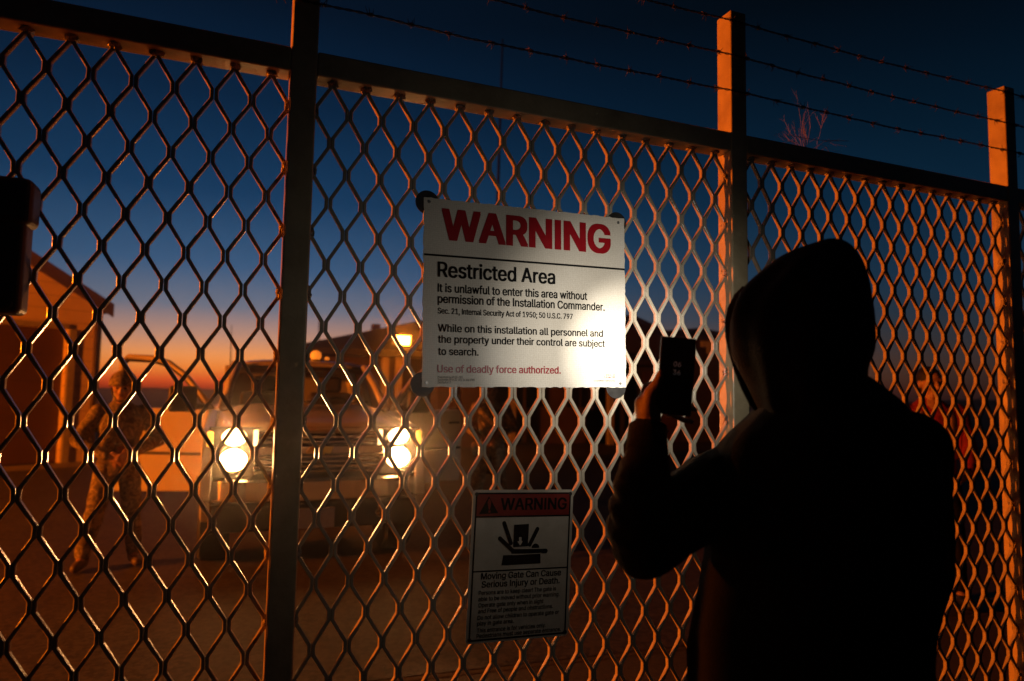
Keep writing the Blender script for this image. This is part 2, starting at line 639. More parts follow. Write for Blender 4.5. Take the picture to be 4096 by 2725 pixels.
def sweep_strand(mb, pts, t, d):
    """flat bar standing on edge: t wide in the picture plane, d deep"""
    c = 0.0017
    sec = [(-t / 2, -d / 2 + c), (-t / 2 + c, -d / 2), (t / 2 - c, -d / 2), (t / 2, -d / 2 + c),
           (t / 2, d / 2 - c), (t / 2 - c, d / 2), (-t / 2 + c, d / 2), (-t / 2, d / 2 - c)]
    P = [Vector((x, 0, z)) for x, z in pts]
    rings = []
    for k, p in enumerate(P):
        a = (P[k] - P[k - 1]).normalized() if k else None
        b_ = (P[k + 1] - P[k]).normalized() if k < len(P) - 1 else None
        a = a or b_
        b_ = b_ or a
        tg = (a + b_).normalized()
        s = Vector((-tg.z, 0, tg.x))              # across the strand, in plane
        s = -s
        m = 1.0 / max(0.6, s.dot(Vector((-a.z, 0, a.x)) * -1))
        rings.append([p + s * (u * m) + Vector((0, v, 0)) for u, v in sec])
    mb.loft(rings)


def weld(mb, c, r, seed, mi=1):
    n0 = len(mb.v)
    mb.ball(c, r, 12, 8, mi=mi)
    cc = Vector(c)
    for i in range(n0, len(mb.v)):
        p = Vector(mb.v[i])
        d = p - cc
        f = 1 + 0.55 * noise.noise(p * 95 + Vector((seed * 3.1, 0, 0))) + 0.3 * noise.noise(p * 260)
        mb.v[i] = tuple(cc + d * f)


rows_n = 25
for k in range(4):
    x0 = post_x[k] + POSTW
    mb = MB()
    ncol = 30
    for s in range(ncol):
        sweep_strand(mb, strand_pts(x0, s, TOPZ, rows_n), 0.0106, 0.0155)
    nc = len(mb.v)
    for s in range(0, ncol + 1):
        if s % 2 == 1:
            weld(mb, (x0 + s * PITCH / 2 + 0.002 * random.uniform(-1, 1), -0.001, 2.4185), (0.0165, 0.0185, 0.0125), s + 40 * k)
        else:
            weld(mb, (x0 + s * PITCH / 2, 0, TOPZ - rows_n * ROWH / 2 - 0.006), (0.017, 0.017, 0.010), s + 91 * k)
    for r in range(1, rows_n):
        if r % 2 == 0:
            continue
        z = TOPZ - r * ROWH / 2
        weld(mb, (x0 + 0.004, 0, z), (0.008, 0.013, 0.019), r + 7 * k)
        weld(mb, (x0 + ncol * PITCH / 2 - 0.004, 0, z), (0.008, 0.013, 0.019), r + 13 * k)
    # welded rows: even rows end in half nodes that meet the post on odd rows only
    mb.build('mesh_panel', [M['mesh'], M['weld']], gate, recalc=True)


# ------------------------------------------------------------------ barbed wire
def barbed_wire(z_at, label, seed):
    random.seed(seed)
    mb = MB()
    xs = np.arange(-1.72, 4.78, 0.0055)
    ctr = []
    for x in xs:
        u = (x - post_x[1]) / 1.574
        sag = 0.012 * (1 - abs(2 * (u - math.floor(u)) - 1)) ** 0.8
        z = np.interp(x, [p for p, _ in z_at], [q for _, q in z_at]) - sag + 0.004 * noise.noise(Vector((x * 3.1, seed, 0))) + 0.0016 * noise.noise(Vector((x * 14, seed, 3)))
        y = -0.047 + 0.003 * noise.noise(Vector((x * 4, seed, 9)))
        ctr.append(Vector((x, y, z)))
    tw = 2 * math.pi / 0.062
    for ph in (0, math.pi):
        mb.tube([c + Vector((0, math.cos(c.x * tw + ph), math.sin(c.x * tw + ph))) * 0.0023 for c in ctr], 0.0019, 5)
    x = -1.68 + random.uniform(0, 0.1)
    while x < 4.7:
        c = ctr[int((x + 1.72) / 0.0055)]
        for q in range(2):
            a0 = random.uniform(0, 2 * math.pi)
            cx = c + Vector((q * 0.007 - 0.0035, 0, 0))
            coil = [cx + Vector((w * 0.0012 - 0.004, 0.0058 * math.cos(a0 + w), 0.0058 * math.sin(a0 + w))) for w in np.linspace(0, 9.4, 14)]
            d0 = Vector((random.uniform(-.5, .5), math.cos(a0 - 1.2), math.sin(a0 - 1.2))).normalized()
            d1 = Vector((random.uniform(-.5, .5), math.cos(a0 + 9.4 + 1.2), math.sin(a0 + 9.4 + 1.2))).normalized()
            mb.tube([coil[0] + d0 * 0.020] + coil + [coil[-1] + d1 * 0.020], [0.0007] + [0.0014] * len(coil) + [0.0007], 5)
        x += 0.132 + random.uniform(-0.012, 0.012)
    return tag(mb.build('barbed_wire', M['wire'], smooth=True), label, 'barbed wire', 'strands of barbed wire above the gate')


barbed_wire([(-1.7, 2.632), (0, 2.635), (1.54, 2.652), (3.1, 2.660), (4.8, 2.66)], 'lowest strand of barbed wire, just above the top rail', 1)
barbed_wire([(-1.7, 2.785), (0, 2.785), (1.54, 2.790), (3.1, 2.790), (4.8, 2.79)], 'middle strand of the three barbed wires over the gate', 2)
barbed_wire([(-1.7, 2.905), (0, 2.908), (1.54, 2.926), (3.1, 2.938), (4.8, 2.94)], 'top strand of barbed wire, crossing just under the post tops', 3)
random.seed(11)

# ------------------------------------------------------------------ dry twig caught above the rail
tw = MB()
cT = at_y(1853, 300, 0.03)


def twig(p, d, ln, r, depth):
    pts = [p]
    q = p.copy()
    dd = d.normalized()
    for _ in range(5):
        dd = (dd + Vector((random.uniform(-1, 1), random.uniform(-.6, .6), random.uniform(-1, 1))) * 0.10).normalized()
        q = q + dd * ln / 5
        pts.append(q.copy())
    tw.tube(pts, [r * (1 - 0.12 * k) for k in range(6)], 4)
    if depth > 0:
        for _ in range(4 if depth > 1 else 3):
            k = random.randint(1, 5)
            nd = (dd + Vector((random.uniform(-1, 1), random.uniform(-.5, .5), random.uniform(-1, 1))) * 0.75).normalized()
            twig(pts[k], nd, ln * random.uniform(0.42, 0.62), r * 0.72, depth - 1)


root_t = Vector((cT.x - 0.0, 0.03, 2.497))
for d in ((-.7, 0, .8), (-.25, .05, 1), (.2, 0, 1), (.9, -.05, .6), (-1, .0, .45)):
    twig(root_t, Vector(d), random.uniform(0.11, 0.165), 0.0010, 2)
twig(Vector((cT.x + 0.06, 0.03, 2.545)), Vector((.35, 0, 1)), 0.10, 0.0008, 2)
tw.tube([(cT.x - 0.10, 0.02, 2.556), (cT.x + 0.06, 0.03, 2.563), (cT.x + 0.24, 0.03, 2.588)], 0.0011, 5)
tw.tube([root_t, (cT.x, 0.03, 2.56)], 0.0016, 5)
tag(tw.build('dry_twig', M['twig']), 'dead tumbleweed sprig caught on the top rail beneath the barbed wire', 'dead plant')

# ------------------------------------------------------------------ lock box on the left
lk = empty('lock_box', (-0.83, -0.06, 1.67))
tag(lk, 'dark steel gate lock box with a black cover, fixed to the mesh', 'lock box')
BXR = at_y(75, 450, -0.10).x
b = MB(); b.span((BXR - 0.27, -0.092, 1.672), (BXR - 0.012, -0.010, 1.99))
b.build('housing', M['box_paint'], lk, bevel=0.016, seg=4)
b = MB(); b.span((BXR - 0.28, -0.104, 1.888), (BXR, -0.009, 2.006))
b.build('cover', M['black_plastic'], lk, bevel=0.02, seg=4)
for x in (BXR - 0.035, BXR - 0.24):
    b = MB()
    b.tube([(x, -0.0915, 1.695), (x, -0.0965, 1.695)], 0.009, 14)
    b.build('screw', M['box_paint'], lk, bevel=0.001)


# ------------------------------------------------------------------ lettering
_font_cache = {}
try:                                     # the sans that ships inside Blender itself; the built-in font otherwise
    import os
    SANS = bpy.data.fonts.load(os.path.join(bpy.utils.system_resource('DATAFILES'), 'fonts', 'Inter.woff2'))
except Exception:
    SANS = None


def glyph_mesh(s, bold):
    """flat lettering without overlaps: outline edges filled in level slabs by winding number; bold widens the strokes"""
    if SANS:
        s = s.replace("I", "\u0399")          # the same capital without slabs
    key = (s, bold)
    if key in _font_cache:
        return _font_cache[key]
    cu = bpy.data.curves.new('lettering', 'FONT')
    cu.body = s
    if SANS:
        cu.font = SANS
    cu.size = 1.0
    cu.resolution_u = 3
    cu.fill_mode = 'NONE'
    ob = bpy.data.objects.new('lettering', cu)
    col.objects.link(ob)
    dg = bpy.context.evaluated_depsgraph_get()
    me = bpy.data.meshes.new_from_object(ob.evaluated_get(dg))
    co = np.array([v.co[:2] for v in me.vertices])
    ed = np.array([e.vertices[:] for e in me.edges])
    bpy.data.objects.remove(ob)
    bpy.data.meshes.remove(me)
    # follow each closed outline once so that every edge runs the same way round
    nxt = {}
    for i, j in ed:
        nxt.setdefault(i, []).append(j)
        nxt.setdefault(j, []).append(i)
    seen, segs = set(), []
    for st in range(len(co)):
        if st in seen or st not in nxt:
            continue
        loop, prev, cur = [st], None, st
        seen.add(st)
        while True:
            cand = [k for k in nxt[cur] if k != prev and k not in seen]
            if prev is None and cand:
                cand = [k for k in cand if k == cur + 1] or cand
            if not cand:
                break
            prev, cur = cur, cand[0]
            seen.add(cur)
            loop.append(cur)
        segs += [(co[loop[k]], co[loop[(k + 1) % len(loop)]]) for k in range(len(loop))]
    A = np.array([p for p, _ in segs])
    B = np.array([p for _, p in segs])
    if bold:
        sh = [(0, 0)] + [(bold * a_, 0.45 * bold * b2) for a_ in (-1, -.33, .33, 1) for b2 in (-1, 1)]
    else:
        sh = [(0, 0)]
    A = np.concatenate([A + np.array(d) for d in sh])
    B = np.concatenate([B + np.array(d) for d in sh])
    up = np.where(B[:, 1] > A[:, 1], 1, -1)
    lo = np.where((up > 0)[:, None], A, B)
    hi = np.where((up > 0)[:, None], B, A)
    ok = hi[:, 1] - lo[:, 1] > 1e-6
    lo, hi, up = lo[ok], hi[ok], up[ok]
    ncopy = len(sh)
    who = np.repeat(np.arange(ncopy), len(segs))[ok]
    ys = np.linspace(lo[:, 1].min(), hi[:, 1].max(), 44 if len(s) > 12 else 90)
    vs, fs = [], []
    for y0, y1 in zip(ys[:-1], ys[1:]):
        ym = (y0 + y1) / 2
        m_ = (lo[:, 1] <= ym) & (hi[:, 1] > ym)
        if not m_.any():
            continue
        l_, h_ = lo[m_], hi[m_]
        sl = (h_[:, 0] - l_[:, 0]) / (h_[:, 1] - l_[:, 1])
        xa = l_[:, 0] + (ym - l_[:, 1]) * sl
        order = np.argsort(xa)
        wind = np.zeros(ncopy, int)
        um, wm = up[m_], who[m_]
        yc0, yc1 = np.maximum(y0, l_[:, 1]), np.minimum(y1, h_[:, 1])
        x0_, x1_ = l_[:, 0] + (y0 - l_[:, 1]) * sl, l_[:, 0] + (y1 - l_[:, 1]) * sl
        lim = 0.012
        x0_, x1_ = np.clip(x0_, xa - lim, xa + lim), np.clip(x1_, xa - lim, xa + lim)
        start = None
        for k in order:
            was = (wind != 0).any()
            wind[wm[k]] += um[k]
            now = (wind != 0).any()
            if now and not was:
                start = k
            elif was and not now:
                n_ = len(vs)
                vs += [(x0_[start], y0, 0), (x0_[k], y0, 0), (x1_[k], y1, 0), (x1_[start], y1, 0)]
                fs.append((n_, n_ + 1, n_ + 2, n_ + 3))
    vs = np.array(vs)
    _font_cache[key] = (vs, fs)
    return vs, fs


_capv, _ = glyph_mesh('H', 0.0)
CAPH = _capv[:, 1].max()


class Plate:
    """a flat sign: corner pixels of the photograph fix its place on the plane y = Y"""

    def __init__(self, corners, Y):
        P = [np.array(at_y(x, y, Y)) for x, y in corners]
        self.Y = Y
        u = (P[1] - P[0]) + (P[2] - P[3])
        u = u / np.linalg.norm(u)
        v = (P[0] - P[3]) + (P[1] - P[2])
        v = v - u * (v @ u)
        v = v / np.linalg.norm(v)
        self.u, self.v = u, v
        self.c = sum(P) / 4
        self.w = (np.linalg.norm(P[1] - P[0]) + np.linalg.norm(P[2] - P[3])) / 2
        self.h = (np.linalg.norm(P[0] - P[3]) + np.linalg.norm(P[1] - P[2])) / 2
        # picture -> plate coordinates, corrected so that the four measured corners land on the true rectangle
        src = [((p - self.c) @ u, (p - self.c) @ v) for p in P]
        dst = [(-self.w / 2, self.h / 2), (self.w / 2, self.h / 2), (self.w / 2, -self.h / 2), (-self.w / 2, -self.h / 2)]
        A, B = [], []
        for (a, b), (p, q) in zip(src, dst):
            A.append([a, b, a * b, 1, 0, 0, 0, 0]); B.append(p)
            A.append([0, 0, 0, 0, a, b, a * b, 1]); B.append(q)
        self.k = np.linalg.solve(np.array(A), np.array(B))

    def uv(self, px, py):
        p = np.array(at_y(px, py, self.Y)) - self.c
        a, b = p @ self.u, p @ self.v
        r = np.array([a, b, a * b, 1])
        return np.array([r @ self.k[:4], r @ self.k[4:]])

    def w3(self, u, v, lift=0.0):
        return tuple(self.c + self.u * u + self.v * v + np.array([0, -lift, 0]))

    def text(self, mb, s, left, right, cap, bold=0.012, mi=0, lift=0.0024):
        """left/right: picture points of the baseline ends, cap: capital height in picture units"""
        vs, fs = glyph_mesh(s, bold)
        a, b = self.uv(*left), self.uv(*right)
        hc = self.uv(left[0], left[1] - cap)[1] - a[1]
        x0, x1 = vs[:, 0].min(), vs[:, 0].max()
        sx = (b[0] - a[0]) / (x1 - x0)
        sy = hc / CAPH
        yb = (a[1] + b[1]) / 2
        mb.add([self.w3(a[0] + (p[0] - x0) * sx, yb + p[1] * sy, lift) for p in vs], fs, mi)

    def quad(self, mb, u0, v0, u1, v1, lift, mi=0):
        mb.add([self.w3(u0, v0, lift), self.w3(u1, v0, lift), self.w3(u1, v1, lift), self.w3(u0, v1, lift)], [(0, 1, 2, 3)], mi)

    def poly(self, mb, pts, lift, mi=0):
        mb.add([self.w3(p[0], p[1], lift) for p in pts], [tuple(range(len(pts)))], mi)

    def slab(self, t, wob=0.0, rad=0.0):
        mb = MB()
        hw, hh = self.w / 2, self.h / 2
        pts = []
        if rad:
            for cx, cy, a0 in ((hw - rad, hh - rad, 0), (-hw + rad, hh - rad, 90), (-hw + rad, -hh + rad, 180), (hw - rad, -hh + rad, 270)):
                for k in range(6):
                    a = math.radians(a0 + 18 * k)
                    pts.append((cx + rad * math.cos(a), cy + rad * math.sin(a)))
        else:
            n = 60
            for (ax, ay), (bx, by) in (((hw, hh), (-hw, hh)), ((-hw, hh), (-hw, -hh)), ((-hw, -hh), (hw, -hh)), ((hw, -hh), (hw, hh))):
                for k in range(n):
                    f = k / n
                    x, y = ax + (bx - ax) * f, ay + (by - ay) * f
                    j = wob * random.uniform(-1, 1) * (1 if 0.02 < f < 0.98 else 0)
                    pts.append((x + (j if ax == bx else 0), y + (j if ay == by else 0)))
        mb.prism([self.w3(x, y, 0) for x, y in pts], (0, t, 0))
        return mb

    def disc(self, mb, u, v, r, lift, mi=0, n=20, thick=None):
        c = [self.w3(u + r * math.cos(2 * math.pi * k / n), v + r * math.sin(2 * math.pi * k / n), lift) for k in range(n)]
        if thick:
            mb.prism(c, (0, thick, 0), mi)
        else:
            mb.add(c, [tuple(range(n))], mi)


# large sign
P1 = Plate([(977, 455), (1440, 503), (1438, 893), (970, 890)], -0.013)
s1 = empty('warning_sign', tuple(P1.c))
tag(s1, 'large off-white sign headed WARNING Restricted Area on the mesh', 'sign', 'warning signs on the gate')
P1.slab(0.003, 0.0016).build('sign_face', M['sheeting'], s1)
t = MB()
P1.text(t, 'WARNING', (1017, 550), (1407, 584), 68, 0.034)
t.build('red_heading', M['sign_red'], s1, recalc=False)
t = MB()
a, b_ = P1.uv(977, 584), P1.uv(977, 589)
P1.quad(t, -P1.w / 2 + 0.002, a[1], P1.w / 2 - 0.002, a[1] - 0.0062, 0.0022)
P1.text(t, 'Restricted Area', (1007, 641), (1278, 651), 34, 0.020)
for s, lft, rgt, cap, bo in [
        ('It is unlawful to enter this area without', (1007, 675), (1351, 688), 19, 0.018),
        ('permission of the Installation Commander.', (1007, 699), (1391, 714), 19, 0.018),
        ('Sec. 21, Internal Security Act of 1950; 50 U.S.C. 797', (1007, 722), (1317, 735), 13, 0.016),
        ('While on this installation all personnel and', (1007, 764), (1386, 775), 17, 0.016),
        ('the property under their control are subject', (1007, 788), (1390, 800), 17, 0.016),
        ('to search.', (1007, 816), (1100, 819), 17, 0.016),
        ('Prescribed by AFI 31-102', (1006, 870), (1063, 870), 5, 0.0),
        ('Supersedes AFVA 31-101, 14 July 1965', (1006, 876), (1090, 876), 5, 0.0),
        ('Distribution: F', (1006, 882), (1036, 882), 5, 0.0),
        ('U.S. GOVERNMENT PRINTING OFFICE', (1363, 879), (1413, 879), 3, 0.0)]:
    P1.text(t, s, lft, rgt, cap, bo)
t.build('black_lettering', M['sign_black'], s1, recalc=False)
t = MB()
P1.text(t, 'Use of deadly force authorized.', (1005, 857), (1288, 860), 17, 0.016)
P1.text(t, 'AFVA 31-101', (1391, 866), (1413, 866), 4, 0.0)
P1.text(t, '15 October 2000', (1386, 871), (1413, 871), 4, 0.0)
t.build('red_lettering', M['sign_red'], s1, recalc=False)
for px, py in ((986, 466), (1424, 512), (1417, 893), (972, 884)):
    u, v = P1.uv(px, py)
    t = MB()
    P1.disc(t, u, v, 0.038, -0.0045, 0, 28, 0.004)
    t.build('mounting_disc', M['washer'], s1, bevel=0.001)
for px, py in ((989, 466), (1425, 513), (1424, 884), (980, 880)):
    u, v = P1.uv(px, py)
    t = MB()
    P1.disc(t, u, v, 0.0045, 0.004, 0, 12, 0.0035)
    t.build('bolt_head', M['sign_back'], s1)

# small sign, hung slightly crooked
P2 = Plate([(1088, 1125), (1322, 1130), (1305, 1460), (1072, 1487)], -0.013)
s2 = empty('warning_sign', tuple(P2.c))
tag(s2, 'smaller crooked sign below with red header and crush pictogram, Moving Gate', 'sign', 'warning signs on the gate')
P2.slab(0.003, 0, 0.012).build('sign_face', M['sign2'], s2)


def z2(x, y):                       # coordinates read in the enlarged view of the small sign
    return (786 + 0.3335 * x, 1046.2 + 0.3335 * y)


def q2(x, y):
    return P2.uv(*z2(x, y))


hd = MB()
a, b_ = q2(930, 268), q2(1578, 420)
hw, hh = P2.w / 2, P2.h / 2
iu, it, ib = hw - 0.0145, hh - 0.0135, -hh + 0.0125
hv = (q2(925, 425)[1] + q2(1578, 415)[1]) / 2
P2.quad(hd, -iu, it, iu, hv, 0.0012)
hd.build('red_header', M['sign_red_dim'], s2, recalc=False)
t = MB()
lw = 0.0052
for u0, v0, u1, v1 in ((-iu - lw, it + lw, iu + lw, it), (-iu - lw, ib, iu + lw, ib - lw), (-iu - lw, it, -iu, ib), (iu, it, iu + lw, ib)):
    P2.quad(t, u0, v0, u1, v1, 0.0016)
P2.quad(t, -iu, hv, iu, hv - 0.005, 0.0016)
mv = (q2(908, 806)[1] + q2(1565, 772)[1]) / 2
P2.quad(t, -iu, mv, iu, mv - 0.004, 0.0016)
P2.text(t, 'WARNING', z2(1095, 388), z2(1556, 374), 27, 0.024, lift=0.002)
P2.poly(t, [q2(1015, 283), q2(945, 408), q2(1080, 402)], 0.002)
for s, lft, rgt, cap, bo in [
        ('Moving Gate Can Cause', (962, 862), (1512, 832), 14.5, 0.018), ('Serious Injury or Death.', (966, 917), (1502, 888), 14.5, 0.018),
        ('Persons are to keep clear! The gate is', (947, 968), (1477, 938), 9.6, 0.010),
        ('able to be moved without prior warning.', (945, 1009), (1500, 978), 9.6, 0.010),
        ('Operate gate only when in sight', (945, 1055), (1390, 1025), 9.6, 0.010),
        ('and Free of people and obstructions.', (943, 1095), (1454, 1060), 9.6, 0.010),
        ('Do not allow children to operate gate or', (940, 1141), (1495, 1098), 9.6, 0.010),
        ('play in gate area.', (937, 1184), (1186, 1163), 9.6, 0.010),
        ('This entrance is for vehicles only.', (935, 1228), (1405, 1193), 9.6, 0.010),
        ('Pedestrians must use separate entrance.', (933, 1268), (1506, 1215), 9.6, 0.010)]:
    P2.text(t, s, z2(*lft), z2(*rgt), cap, bo, lift=0.002)
t.build('black_lettering', M['sign_black'], s2, recalc=False)


def pill(mb, a, b, w):
    a, b = q2(*a), q2(*b)
    d = (b - a) / np.linalg.norm(b - a)
    n = np.array([-d[1], d[0]])
    pts = []
    for k in range(9):
        w_ = math.pi / 2 + math.pi * k / 8
        pts.append(a + (d * math.cos(w_) + n * math.sin(w_)) * w)
    for k in range(9):
        w_ = -math.pi / 2 + math.pi * k / 8
        pts.append(b + (d * math.cos(w_) + n * math.sin(w_)) * w)
    P2.poly(mb, pts, 0.0019)


t = MB()
P2.poly(t, [q2(1190, 484), q2(1183, 640), q2(1285, 634), q2(1294, 479)], 0.002)
pw = 0.0066
pill(t, (1122, 472), (1168, 612), pw)
pill(t, (1092, 578), (1185, 668), pw)
P2.poly(t, [q2(1160, 640), q2(1172, 684), q2(1380, 684), q2(1380, 652), q2(1180, 652)], 0.0017)
pill(t, (1352, 515), (1298, 622), pw)
pill(t, (1300, 668), (1408, 666), pw * 1.1)
u, v = q2(1338, 640)
P2.poly(t, [(u + 0.0135 * math.cos(math.pi * k / 14), v - 0.002 + 0.0135 * math.sin(math.pi * k / 14)) for k in range(15)], 0.0018)
P2.poly(t, [q2(1115, 695), q2(1102, 765), q2(1372, 750), q2(1372, 684)], 0.002)
t.build('crush_pictogram', M['sign_black'], s2, recalc=False)
t = MB()
P2.poly(t, [q2(1224, 570), q2(1224, 598), q2(1212, 598), q2(1231, 628), q2(1250, 598), q2(1241, 598), q2(1241, 570)], 0.0026)
P2.poly(t, [q2(1179, 640), q2(1178, 645), q2(1292, 640), q2(1292, 634)], 0.0026)
P2.poly(t, [q2(1178, 690), q2(1178, 694), q2(1378, 683), q2(1378, 679)], 0.0026)
t.build('pale_arrow', M['sign2'], s2, recalc=False)
t = MB()
P2.poly(t, [q2(1013, 300), q2(1005, 325), q2(1013, 375), q2(1022, 375), q2(1030, 325), q2(1022, 300)], 0.0026)
P2.poly(t, [q2(1011, 382), q2(1011, 398), q2(1025, 397), q2(1025, 381)], 0.0026)
t.build('exclamation_mark', M['sign_red_dim'], s2, recalc=False)
for su, sv in ((-1, 1), (1, 1), (1, -1), (-1, -1)):
    t = MB()
    P2.disc(t, su * (hw - 0.012), sv * (hh - 0.013), 0.006, 0.0035, 0, 14, 0.003)
    t.build('screw', M['washer'], s2)
#--PROPS--
# ------------------------------------------------------------------ pickup truck, facing the gate
TX, TY = 0.48, 3.72                       # middle of the front bumper
truck = empty('pickup_truck', (TX, TY + 2.6, 0))
tag(truck, 'pale pickup truck with headlights on and both front doors open behind the gate', 'pickup truck')


def T(x, y, z):
    return Vector((TX + x, TY + y, z))


def tp(mb, name, m_, parent=None, **kw):
    return mb.build(name, m_, parent or truck, **kw)


# bonnet
rows = []
for y in np.linspace(0.10, 1.42, 9):
    f = (y - 0.10) / 1.32
    zc = 1.205 + 0.155 * f ** 0.8
    if y < 0.2:
        zc -= 0.03
    hwid = 0.80 + 0.02 * f
    rows.append([T(x * hwid, y + 0.10 * (abs(x) ** 3) * (1 - f), zc - 0.075 * abs(x) ** 3.2 + 0.018 * (1 if 0.45 < abs(x) < 0.8 else 0))
                 for x in np.linspace(-1, 1, 17)])
hb = MB(); hb.loft(rows, cap=False, closed=False)
ob = tp(hb, 'bonnet', M['truck'], smooth=True)
md = ob.modifiers.new('thick', 'SOLIDIFY'); md.thickness = 0.03
# side panels with wheel arches
body = MB()
for s in (-1, 1):
    x = s * 0.90

    def arch(cy, r, a0=180, a1=0, n=14):
        return [(cy + r * math.cos(math.radians(a)), 0.40 + r * math.sin(math.radians(a))) for a in np.linspace(a0, a1, n)]
    fender = [(0.10, 0.62), (0.42, 0.60)] + arch(0.92, 0.47) + [(1.41, 0.46), (1.41, 1.30), (0.9, 1.24), (0.14, 1.16)]
    body.prism([T(x, y, z) for y, z in fender], (-s * 0.09, 0, 0))
    rear = [(2.42, 0.46)] + arch(4.25, 0.47, 180, 0) + [(5.25, 0.60), (5.25, 1.30), (2.42, 1.30)]
    rear.insert(1, (3.70, 0.46))
    body.prism([T(x, y, z) for y, z in rear], (-s * 0.09, 0, 0))
    body.box(T(s * 0.83, 1.92, 0.44), (0.10, 1.02, 0.12))
body.box(T(0, 3.35, 1.34), (1.62, 0.06, 0.9))
body.box(T(0, 5.24, 0.98), (1.66, 0.05, 0.62))
body.box(T(0, 4.4, 0.80), (1.66, 1.7, 0.06))
body.box(T(0, 1.9, 0.48), (1.6, 1.2, 0.08))
body.box(T(0, 1.38, 0.95), (1.60, 0.05, 0.75))
tp(body, 'body', M['truck'], bevel=0.02, seg=3)
# cab: roof, pillars
rf = MB()
rr = []
for y, w, z in ((1.88, 0.625, 1.775), (1.98, 0.66, 1.815), (2.3, 0.68, 1.838), (2.9, 0.68, 1.835), (3.25, 0.66, 1.815), (3.36, 0.63, 1.775)):
    rr.append([T(x * w, y, z - 0.05 * abs(x) ** 4) for x in np.linspace(-1, 1, 11)])
rf.loft(rr, cap=False, closed=False)
ob = tp(rf, 'roof', M['truck'], smooth=True)
md = ob.modifiers.new('thick', 'SOLIDIFY'); md.thickness = 0.05
for s in (-1, 1):
    p = MB()
    p.tube([T(s * 0.775, 1.33, 1.32), T(s * 0.72, 1.60, 1.55), T(s * 0.645, 1.90, 1.765)], [0.042, 0.038, 0.036], 8)
    tp(p, 'windscreen_pillar', M['truck'], smooth=True)
    p = MB()
    p.tube([T(s * 0.80, 2.42, 1.28), T(s * 0.675, 2.50, 1.80)], 0.05, 8)
    tp(p, 'centre_pillar', M['truck'], smooth=True)
    p = MB()
    p.tube([T(s * 0.80, 3.30, 1.28), T(s * 0.67, 3.32, 1.79)], 0.06, 8)
    tp(p, 'rear_pillar', M['truck'], smooth=True)
w = MB()
w.add([T(-0.75, 1.35, 1.345), T(0.75, 1.35, 1.345), T(0.63, 1.90, 1.765), T(-0.63, 1.90, 1.765)], [(0, 1, 2, 3)])
glass = bpy.data.materials.new('windscreen_glass')
glass.use_nodes = True
_t = glass.node_tree
_t.nodes.clear()
_o = _t.nodes.new('ShaderNodeOutputMaterial')
_g = _t.nodes.new('ShaderNodeBsdfGlossy'); _g.inputs['Roughness'].default_value = 0.06
_g.inputs['Color'].default_value = (0.9, 0.95, 0.95, 1)
_p = _t.nodes.new('ShaderNodeBsdfTransparent'); _p.inputs['Color'].default_value = (0.55, 0.57, 0.55, 1)
_f = _t.nodes.new('ShaderNodeFresnel'); _f.inputs['IOR'].default_value = 1.45
_m = _t.nodes.new('ShaderNodeMixShader')
_t.links.new(_f.outputs[0], _m.inputs[0]); _t.links.new(_p.outputs[0], _m.inputs[1]); _t.links.new(_g.outputs[0], _m.inputs[2])
_t.links.new(_m.outputs[0], _o.inputs[0])
tp(w, 'windscreen', glass, recalc=False)
for xa, xb in ((-0.4, 0.05), (0.12, 0.6)):
    p = MB()
    p.tube([T(xa, 1.30, 1.372), T(xb, 1.36, 1.388)], 0.008, 6)
    tp(p, 'wiper', M['trim'])
# interior
d = MB(); d.box(T(0, 1.52, 1.20), (1.46, 0.30, 0.20))
tp(d, 'dashboard', M['cabin'], bevel=0.05, seg=3)
for s in (-1, 1):
    st = MB()
    st.box(T(s * 0.37, 2.55, 1.12), (0.5, 0.16, 0.72), Matrix.Rotation(-0.18, 3, 'X'))
    st.box(T(s * 0.37, 2.30, 0.82), (0.5, 0.5, 0.16))
    st.box(T(s * 0.37, 2.63, 1.57), (0.27, 0.10, 0.19))
    tp(st, 'seat', M['seat'], bevel=0.05, seg=3)
sw = MB()
cS = T(0.36, 1.88, 1.26)
rot = Matrix.Rotation(math.radians(62), 3, 'X')
sw.tube([cS + rot @ Vector((0.18 * math.cos(a), 0.18 * math.sin(a), 0)) for a in np.linspace(0, 2 * math.pi, 29)], 0.016, 7, cap=False)
for a in (0.3, 2.84, 4.71):
    sw.tube([cS, cS + rot @ Vector((0.18 * math.cos(a), 0.18 * math.sin(a), 0))], 0.014, 6)
sw.ball(cS, 0.05)
sw.tube([cS, cS + Vector((0, -0.25, -0.10))], 0.03, 8)
tp(sw, 'steering_wheel', M['trim'], smooth=True)
# front: grille, lamps, bumper
gr = MB()
gr.box(T(0, 0.20, 0.985), (1.70, 0.10, 0.42))
gb = tp(gr, 'grille', M['trim'])
for z, h in ((1.155, 0.022), (1.115, 0.020), (1.075, 0.016), (0.955, 0.016), (0.915, 0.016), (0.875, 0.020), (0.835, 0.016)):
    b = MB(); b.box(T(0, 0.135, z), (1.02, 0.03, h))
    b.build('grille_bar', M['chrome'], gb, bevel=0.004)
b = MB(); b.box(T(0, 0.115, 1.012), (1.06, 0.05, 0.075))
b.build('centre_bar', M['chrome'], gb, bevel=0.012, seg=3)
bt = MB()
bow = [(-.11, -.016), (-.075, .028), (-.034, .028), (-.034, .042), (.042, .042), (.042, .028), (.11, .028), (.082, -.028), (.034, -.028), (.034, -.042), (-.042, -.042), (-.042, -.028), (-.104, -.028)]
bt.prism([T(x, 0.078, 1.012 + z) for x, z in bow], (0, 0.02, 0))
bt.build('badge', M['gold'], gb, bevel=0.003)
